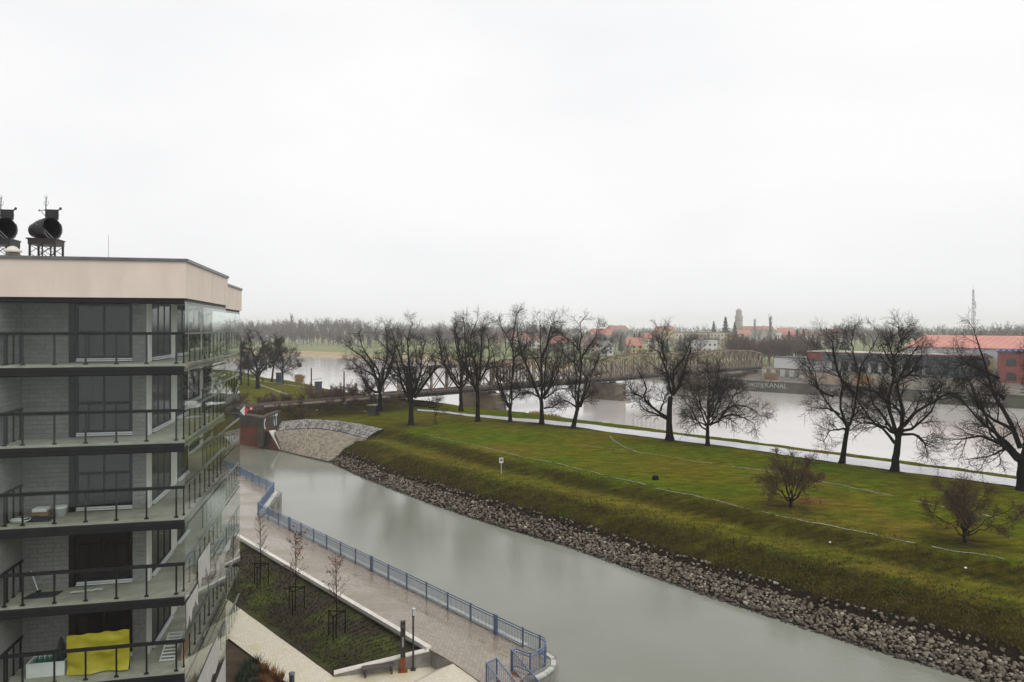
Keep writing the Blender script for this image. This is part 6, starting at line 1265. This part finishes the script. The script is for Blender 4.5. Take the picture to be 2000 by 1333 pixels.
# ------------------------------------------------------------------ houses of the far suburb
RED1 = mat('clay_tile_red', (0.30, 0.135, 0.105), (0.38, 0.175, 0.14), .4, .9, rnd=.15); GREYR = mat('grey_roof', (0.13, 0.125, 0.12), (0.19, 0.185, 0.18), .3, .9); WALLC = [mat('cream_wall', (0.50, 0.44, 0.33), (0.56, 0.50, 0.39), .3, .9), WALLW, mat('ochre_wall', (0.44, 0.34, 0.17), (0.5, 0.4, 0.21), .3, .9), mat('grey_wall', (0.28, 0.27, 0.255), (0.35, 0.34, 0.32), .3, .9)]
def house(u, d, w_, dep, hw, hr, wc, rm, rz, label, name='house', flat=False, rows_=2, cat='house', group=None):
    p = D(u, 640, d); p[2] = 2.6; r = root(name, p, R(rz), label, cat, group); MB().box(-w_/2, w_/2, 0, dep, -.3, hw).build('wall', wc, r)
    if flat: MB().box(-w_/2 - .3, w_/2 + .3, -.3, dep + .3, hw, hw + .4).build('roof', rm, r)
    else:
        e = .5; rf = MB().add([(-w_/2 - e, -e, hw - .2), (w_/2 + e, -e, hw - .2), (w_/2 + e, dep + e, hw - .2), (-w_/2 - e, dep + e, hw - .2), (-w_/2 - e + hr * .35, dep/2, hw + hr), (w_/2 + e - hr * .35, dep/2, hw + hr)], [(0,1,5,4),(1,2,5),(2,3,4,5),(3,0,4),(0,3,2,1)]).build('roof', rm, r); MB().box(w_ * .2, w_ * .2 + .7, dep * .55, dep * .55 + .7, hw + hr * .4, hw + hr + .9).build('chimney', FBRICK, rf)
    nw = max(2, int(w_ / 3))
    for j in range(rows_):
        for i in range(nw):
            x = -w_/2 + (i + .5) * w_ / nw; z = 1.0 + j * (hw - .6) / rows_; MB().box(x - .55, x + .55, -.06, -.002, z, z + 1.4).build('window', PANE_FAR, r)
HG = 'red roofed houses of the far suburb'
house(1238, 430, 11, 10, 5.2, 4.6, WALLC[2], RED1, -8, 'ochre house with a steep red roof above the bridge'); house(1095, 470, 13, 10, 5.5, 4.6, WALLC[3], RED1, 20, 'red roofed house behind the crown of the leaning tree, left side'); house(1150, 450, 9, 9, 5, 4.2, WALLC[0], RED1, -25, 'red roofed house behind the crown of the leaning tree, right side')
house(1187, 410, 7, 8, 5.0, 3.2, WALLW, GREYR, 12, 'small white house left of the ochre house'); house(1178, 640, 22, 12, 9.5, 5.5, WALLC[3], RED1, 5, 'broad red roof higher up behind the white house'); house(1275, 540, 12, 10, 7.5, 4.2, WALLC[0], RED1, 10, 'red roofed house right of the ochre house')
house(1370, 640, 46, 12, 11.2, 0, WALLC[0], GREYR, -3, 'long cream apartment block with a flat roof', 'apartment_slab', True, 3, 'building'); house(1372, 450, 18, 10, 7.2, 0, WALLW, mat('pale_roof', (0.55, 0.55, 0.56), (0.62, 0.62, 0.63), .3, .8), -10, 'white flat roofed building behind the bridge', 'white_building', True, 2, 'building')
house(507, 720, 22, 12, 7, 5, WALLC[3], mat('white_roof', (0.60, 0.60, 0.62), (0.68, 0.68, 0.70), .2, .8), 4, 'house with a pale white roof among the far left trees'); house(672, 690, 20, 10, 5.0, 0, WALLW, GREYR, 0, 'low white house at the edge of the far meadow', 'house', True, 1); house(588, 700, 8, 9, 5, 5, WALLW, GREYR, 15, 'white gabled house among the far trees')
for i, (u, d, w_, h, lab) in enumerate(((1010,620,14,7,'red roof behind the right crown of the twin trunked tree'),(1040,560,12,6,'red roof behind the straight trunked tree'),(975,700,14,8,'red roof behind the left crown of the twin trunked tree'),(880,720,16,8,'red roof behind the slim tree by the first pier'),(1545,560,14,8,'red roof directly above the pale tan willow'),(1580,600,16,9,'red roof above the brick end of the warehouse'),(1610,640,14,8.5,'red roof behind the left top of the V forked tree'),(1480,900,40,13,'longest red roof, faint in the haze right of the water tower'),(1640,720,20,10,'faint red roof behind the V forked tree'),(1535,760,18,11,'faint red roof right of the tall poplar'),(1300,900,24,13,'faint red roof above the crooked limbed tree'),(1210,980,30,14,'faintest broad roof on the skyline above the ochre house'),(1450,700,16,9,'red roof just right of the yellow willow'))):
    house(u, d, w_, 10, h, 4.6, WALLC[i % 4], RED1, gB.uniform(-30, 30), lab, group=HG)

# ------------------------------------------------------------------ far trees
def far_bare(seed, h, w_, material, n1=15, na=8, nb=6):
    g = np.random.default_rng(seed); tl = smooth_line([(0, 0, -.3), (g.normal() * .2, g.normal() * .2, h * .3), (g.normal() * .4, g.normal() * .4, h * .62)], 6, g, .05); tr = np.linspace(.42, .22, 6) * h / 20; Lb = []
    for i in range(n1):
        a = i * 2.4 + g.uniform(-.3, .3); t = g.uniform(.25, 1.0); st_ = tl[0] + (tl[-1] - tl[0]) * t; rr_ = w_ * g.uniform(.55, 1.0) * (.9 if t < .6 else .65); e = st_ + np.array([math.cos(a) * rr_, math.sin(a) * rr_, (h - st_[2]) * g.uniform(.45, .98)]); Lb.append(smooth_line([st_, (st_ + e) / 2 + np.array([0, 0, -.06 * h]), e], 6, g, .25))
    Lb = np.array(Lb); lr_ = np.repeat(np.linspace(.16, .07, 6)[None], n1, 0) * h / 20; A, Ar = spawn(Lb, lr_, na, .2, 1, (.10 * h, .22 * h), (25, 60), .35, 4, .12, g, .7, .5, .06, .4); B, Br = spawn(A, Ar, nb, .15, 1, (.05 * h, .12 * h), (25, 60), .25, 3, .15, g, .7, .6, .045, .3)
    V, Q = merge([tubes(tl[None], tr[None], 7), tubes(Lb, lr_, 4)]); V2, Q2 = merge([tubes(A, Ar, 3), tubes(B, Br, 3)]); 
    if n1 < 12: return merge([(V, Q), (V2, Q2)])
    r = root('bare_tree', (0, -400, 0)); link('trunk', np_mesh('trunk', V, quads=Q), material, r); link('crown', np_mesh('crown', V2, quads=Q2), material, r); return r
def far_conifer(seed, h, w_):
    g = np.random.default_rng(seed); c_ = []; 
    for k in range(1500): z = h * (.08 + .92 * g.random() ** 1.15); rr_ = w_ * (1 - z / h) ** .8 * (.55 + .5 * g.random()) * (.8 + .35 * math.sin(z * 3.1)); a = g.uniform(0, 6.28); c_.append((rr_ * math.cos(a), rr_ * math.sin(a), z))
    r = root('conifer', (0, -400, 0)); MB().tube([(0, 0, -.3), (0, 0, h * .9)], [.3, .05], 6).build('trunk', TWIG_FAR, r); leaf_cloud('crown', np.array(c_), .55, CONIFER, r, g); return r
def far_poplar(seed, h, w_):
    g = np.random.default_rng(seed); tl = np.array([[0, 0, -.3], [0, 0, h * .5], [0, 0, h]]); L = []
    for i in range(46): z = h * g.uniform(.1, .85); a = g.uniform(0, 6.28); rr_ = w_ * g.uniform(.4, 1) * (1 - .5 * z / h); st_ = np.array([0, 0, z]); e = st_ + np.array([math.cos(a) * rr_, math.sin(a) * rr_, h * g.uniform(.12, .25)]); L.append(smooth_line([st_, (st_ + e) / 2 + np.array([math.cos(a), math.sin(a), -.6]) * .4, e], 5, g, .1))
    L = np.array(L); lr_ = np.repeat(np.linspace(.11, .05, 5)[None], 46, 0); A, Ar = spawn(L, lr_, 9, .1, 1, (1.2, 2.6), (12, 35), .5, 3, .08, g, .7, .6, .05); V, Q = merge([tubes(tl[None], np.array([[.4, .25, .06]]), 6), tubes(L, lr_, 4)]); V2, Q2 = tubes(A, Ar, 3); r = root('poplar', (0, -400, 0)); link('trunk', np_mesh('trunk', V, quads=Q), TWIG_FAR, r); link('crown', np_mesh('crown', V2, quads=Q2), TWIG_FAR, r); return r
TWIG_RUS = mat('russet_far_twig', (0.085, 0.055, 0.045), (0.13, 0.088, 0.072), .4, .95, rnd=.25)
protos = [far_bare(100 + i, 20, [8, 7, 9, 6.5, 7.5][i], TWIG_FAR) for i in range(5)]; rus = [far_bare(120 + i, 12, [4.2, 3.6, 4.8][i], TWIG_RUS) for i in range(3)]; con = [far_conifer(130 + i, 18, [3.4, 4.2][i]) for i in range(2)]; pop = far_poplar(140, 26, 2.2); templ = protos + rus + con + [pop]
gF = np.random.default_rng(99)
def scatter(pool, u0, u1, d0, d1, n_, s0, s1, label, cat, group, z=2.4, name=None):
    """label: text, or list of (u limit, text, group) that splits the row by what stands near it"""
    for i in range(n_):
        u = u0 + (u1 - u0) * (i + gF.random()) / n_; d_ = gF.uniform(d0, d1); p = D(u, 640, d_); p[2] = z; sc = gF.uniform(s0, s1); c_ = copy_tree(pool[int(gF.integers(len(pool)))], p, gF.uniform(0, 6.28), (sc * gF.uniform(.9, 1.15), sc * gF.uniform(.9, 1.15), sc))
        if name: c_.name = name
        lb, gp = (label, group) if isinstance(label, str) else next((t_, g_) for lim, t_, g_ in label if u <= lim)
        tag(c_, lb, cat, gp)
scatter(protos, 440, 720, 640, 760, 34, 1.0, 1.25, [(530, 'misty bare tree near the pale white roof on the far left bank', 'misty trees by the white roof'), (610, 'misty bare tree near the tall poplar beyond the far meadow', 'misty trees by the poplar'), (999, 'misty bare tree above the low white house beyond the far meadow', 'misty trees above the low white house')], 'tree', None)
scatter(rus, 440, 1100, 600, 690, 64, .8, 1.25, 'low bare scrub at the foot of the far tree row', 'scrub', 'scrub at the foot of the far tree row', name='bare_scrub')
scatter(protos, 720, 1100, 520, 700, 44, .75, 1.05, [(850, 'far bank tree seen through the two leftmost riverside crowns', 'far trees behind the left crowns'), (960, 'far bank tree seen through the crown of the slim tree by the pier', 'far trees behind the slim tree'), (9999, 'far bank tree seen between the twin trunked and the leaning tree', 'far trees behind the twin trunked tree')], 'tree', None)
scatter(protos, 1090, 1440, 380, 620, 34, .45, .75, [(1210, 'bare garden tree near the small white house', 'garden trees by the white house'), (1300, 'bare garden tree near the ochre house', 'garden trees by the ochre house'), (9999, 'bare garden tree near the white flat roofed building', 'garden trees by the flat roofed building')], 'tree', None)
scatter(rus, 1425, 1590, 285, 340, 42, .65, 1.0, 'russet bare tree in the thicket beyond the bridge end', 'tree', 'russet thicket beyond the bridge', 3.2); scatter(rus, 1000, 1430, 290, 400, 40, .35, .6, 'low russet scrub on the far shore behind the bridge', 'scrub', 'russet scrub behind the bridge', name='bare_scrub')
scatter(protos, 1560, 2100, 380, 640, 44, .65, .95, [(1700, 'bare tree above the brick end of the warehouse', 'trees above the brick end'), (1880, 'bare tree above the middle of the red hall roof', 'trees above the red hall'), (9999, 'bare tree near the radio mast behind the red hall', 'trees by the mast')], 'tree', None, 3)
scatter(con, 1180, 1340, 430, 560, 8, .5, .8, 'dark conifer among the far houses', 'conifer', 'conifers among the far houses'); scatter(con, 1540, 1660, 400, 560, 9, .6, .95, 'dark conifer behind the thicket', 'conifer', 'conifers behind the thicket')
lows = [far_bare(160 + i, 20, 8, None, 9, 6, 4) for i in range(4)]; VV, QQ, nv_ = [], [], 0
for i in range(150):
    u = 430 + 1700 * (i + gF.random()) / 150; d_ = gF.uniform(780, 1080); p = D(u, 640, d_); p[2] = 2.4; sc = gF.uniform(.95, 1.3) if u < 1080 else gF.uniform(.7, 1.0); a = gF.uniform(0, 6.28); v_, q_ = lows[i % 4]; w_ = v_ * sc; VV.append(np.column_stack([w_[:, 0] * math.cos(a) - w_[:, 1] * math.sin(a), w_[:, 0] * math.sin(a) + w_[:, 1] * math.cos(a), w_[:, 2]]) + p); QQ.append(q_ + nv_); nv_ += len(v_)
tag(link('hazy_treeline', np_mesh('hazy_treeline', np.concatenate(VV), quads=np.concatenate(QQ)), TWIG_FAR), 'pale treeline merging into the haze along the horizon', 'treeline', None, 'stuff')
for u, vt, d_, lab in ((1394, 628, 700, 'leftmost of two dark conifers beside the water tower'), (1417, 620, 650, 'taller dark conifer beside the water tower'), (1435, 630, 620, 'conifer just below the water tower'), (1564, 655, 420, 'slim dark conifer above the brick end of the warehouse')):
    p = D(u, 640, d_); p[2] = 2.6; sc = (CAM_Z - (vt - HOR) * d_ / FOC - 2.6) / 18; tag(copy_tree(con[u % 2], p, u * .1, (sc, sc, sc)), lab, 'conifer')
for u, vt, d_, lab in ((1505, 616, 620, 'tall poplar rising above the russet thicket'), (570, 613, 780, 'tall misty poplar above the far left trees'), (1474, 622, 900, 'pale distant poplar right of the water tower')):
    p = D(u, 640, d_); p[2] = 2.6; sc = (CAM_Z - (vt - HOR) * d_ / FOC - 2.6) / 26; tag(copy_tree(pop, p, u * .1, (sc * 1.15, sc * 1.15, sc)), lab, 'poplar')
for t in templ:
    for ch in list(t.children): bpy.data.objects.remove(ch)
    bpy.data.objects.remove(t)
# yellow blossoming willow and a tan one
def blossom(u, v, d_, w_, h, m_, label, seed):
    g = np.random.default_rng(seed); p = D(u, v, d_); zb = 2.8; r = root('willow', (p[0], p[1], zb), 0, label, 'tree'); n_ = 900; dd = g.normal(size=(n_, 3)); dd /= np.linalg.norm(dd, axis=1)[:, None]; c_ = dd * (g.random((n_, 1)) ** .45) * np.array([w_, w_ * .8, h * .5]) + np.array([0, 0, p[2] - zb]); leaf_cloud('crown', c_, .38, m_, r, g); MB().tube([(0, 0, 0), (.2, 0, (p[2] - zb) * .6), (0, 0, p[2] - zb)], [.35, .22, .1], 7).build('trunk', TWIG_FAR, r)
    for a in np.linspace(0, 5, 6): MB().tube([(0, 0, (p[2] - zb) * .45), (math.cos(a) * w_ * .6, math.sin(a) * w_ * .5, p[2] - zb + .5)], [.15, .05], 5).build('branch', TWIG_FAR, r)
blossom(1430, 667, 400, 4.6, 5.5, LEAF_YE, 'bright yellow willow beside the end of the bridge', 1); blossom(1534, 672, 345, 2.6, 7.5, mat('tan_blossom', (0.42, 0.33, 0.19), (0.52, 0.42, 0.26), 1, .9), 'pale tan willow in the russet thicket', 2)
# distant woodland that closes the horizon
n_ = 14000; cu = gF.uniform(-1300, 1700, 420); cd = gF.uniform(1150, 2200, 420); chh = gF.uniform(9, 20, 420); k = gF.integers(0, 420, n_); dd = gF.normal(size=(n_, 3)); dd /= np.linalg.norm(dd, axis=1)[:, None]; c_ = np.column_stack([cu[k], cd[k], np.full(n_, 3.0)]) + np.abs(dd) * np.array([1, 1, 1]) * np.sign(dd) * np.column_stack([np.full(n_, 24), np.full(n_, 15), chh[k]]) * (gF.random((n_, 1)) ** .4); c_[:, 2] = np.abs(c_[:, 2] - 3) + 3
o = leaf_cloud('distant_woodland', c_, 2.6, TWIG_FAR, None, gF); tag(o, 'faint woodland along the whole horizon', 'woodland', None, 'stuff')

# ------------------------------------------------------------------ haze
HZ = bpy.data.materials.new('haze_air'); HZ.use_nodes = True; t = HZ.node_tree; t.nodes.clear(); ho = t.nodes.new('ShaderNodeOutputMaterial'); pv = t.nodes.new('ShaderNodeVolumePrincipled'); pv.inputs['Color'].default_value = (0.995, 0.997, 1.0, 1); pv.inputs['Density'].default_value = 0.00031; pv.inputs['Anisotropy'].default_value = 0.2; t.links.new(pv.outputs[0], ho.inputs['Volume'])
hz = MB().box(-2700, 2700, -450, 2600, -2.6, 48).build('haze', HZ); tag(hz, 'thin pale winter haze over the whole scene', 'haze', None, 'stuff')
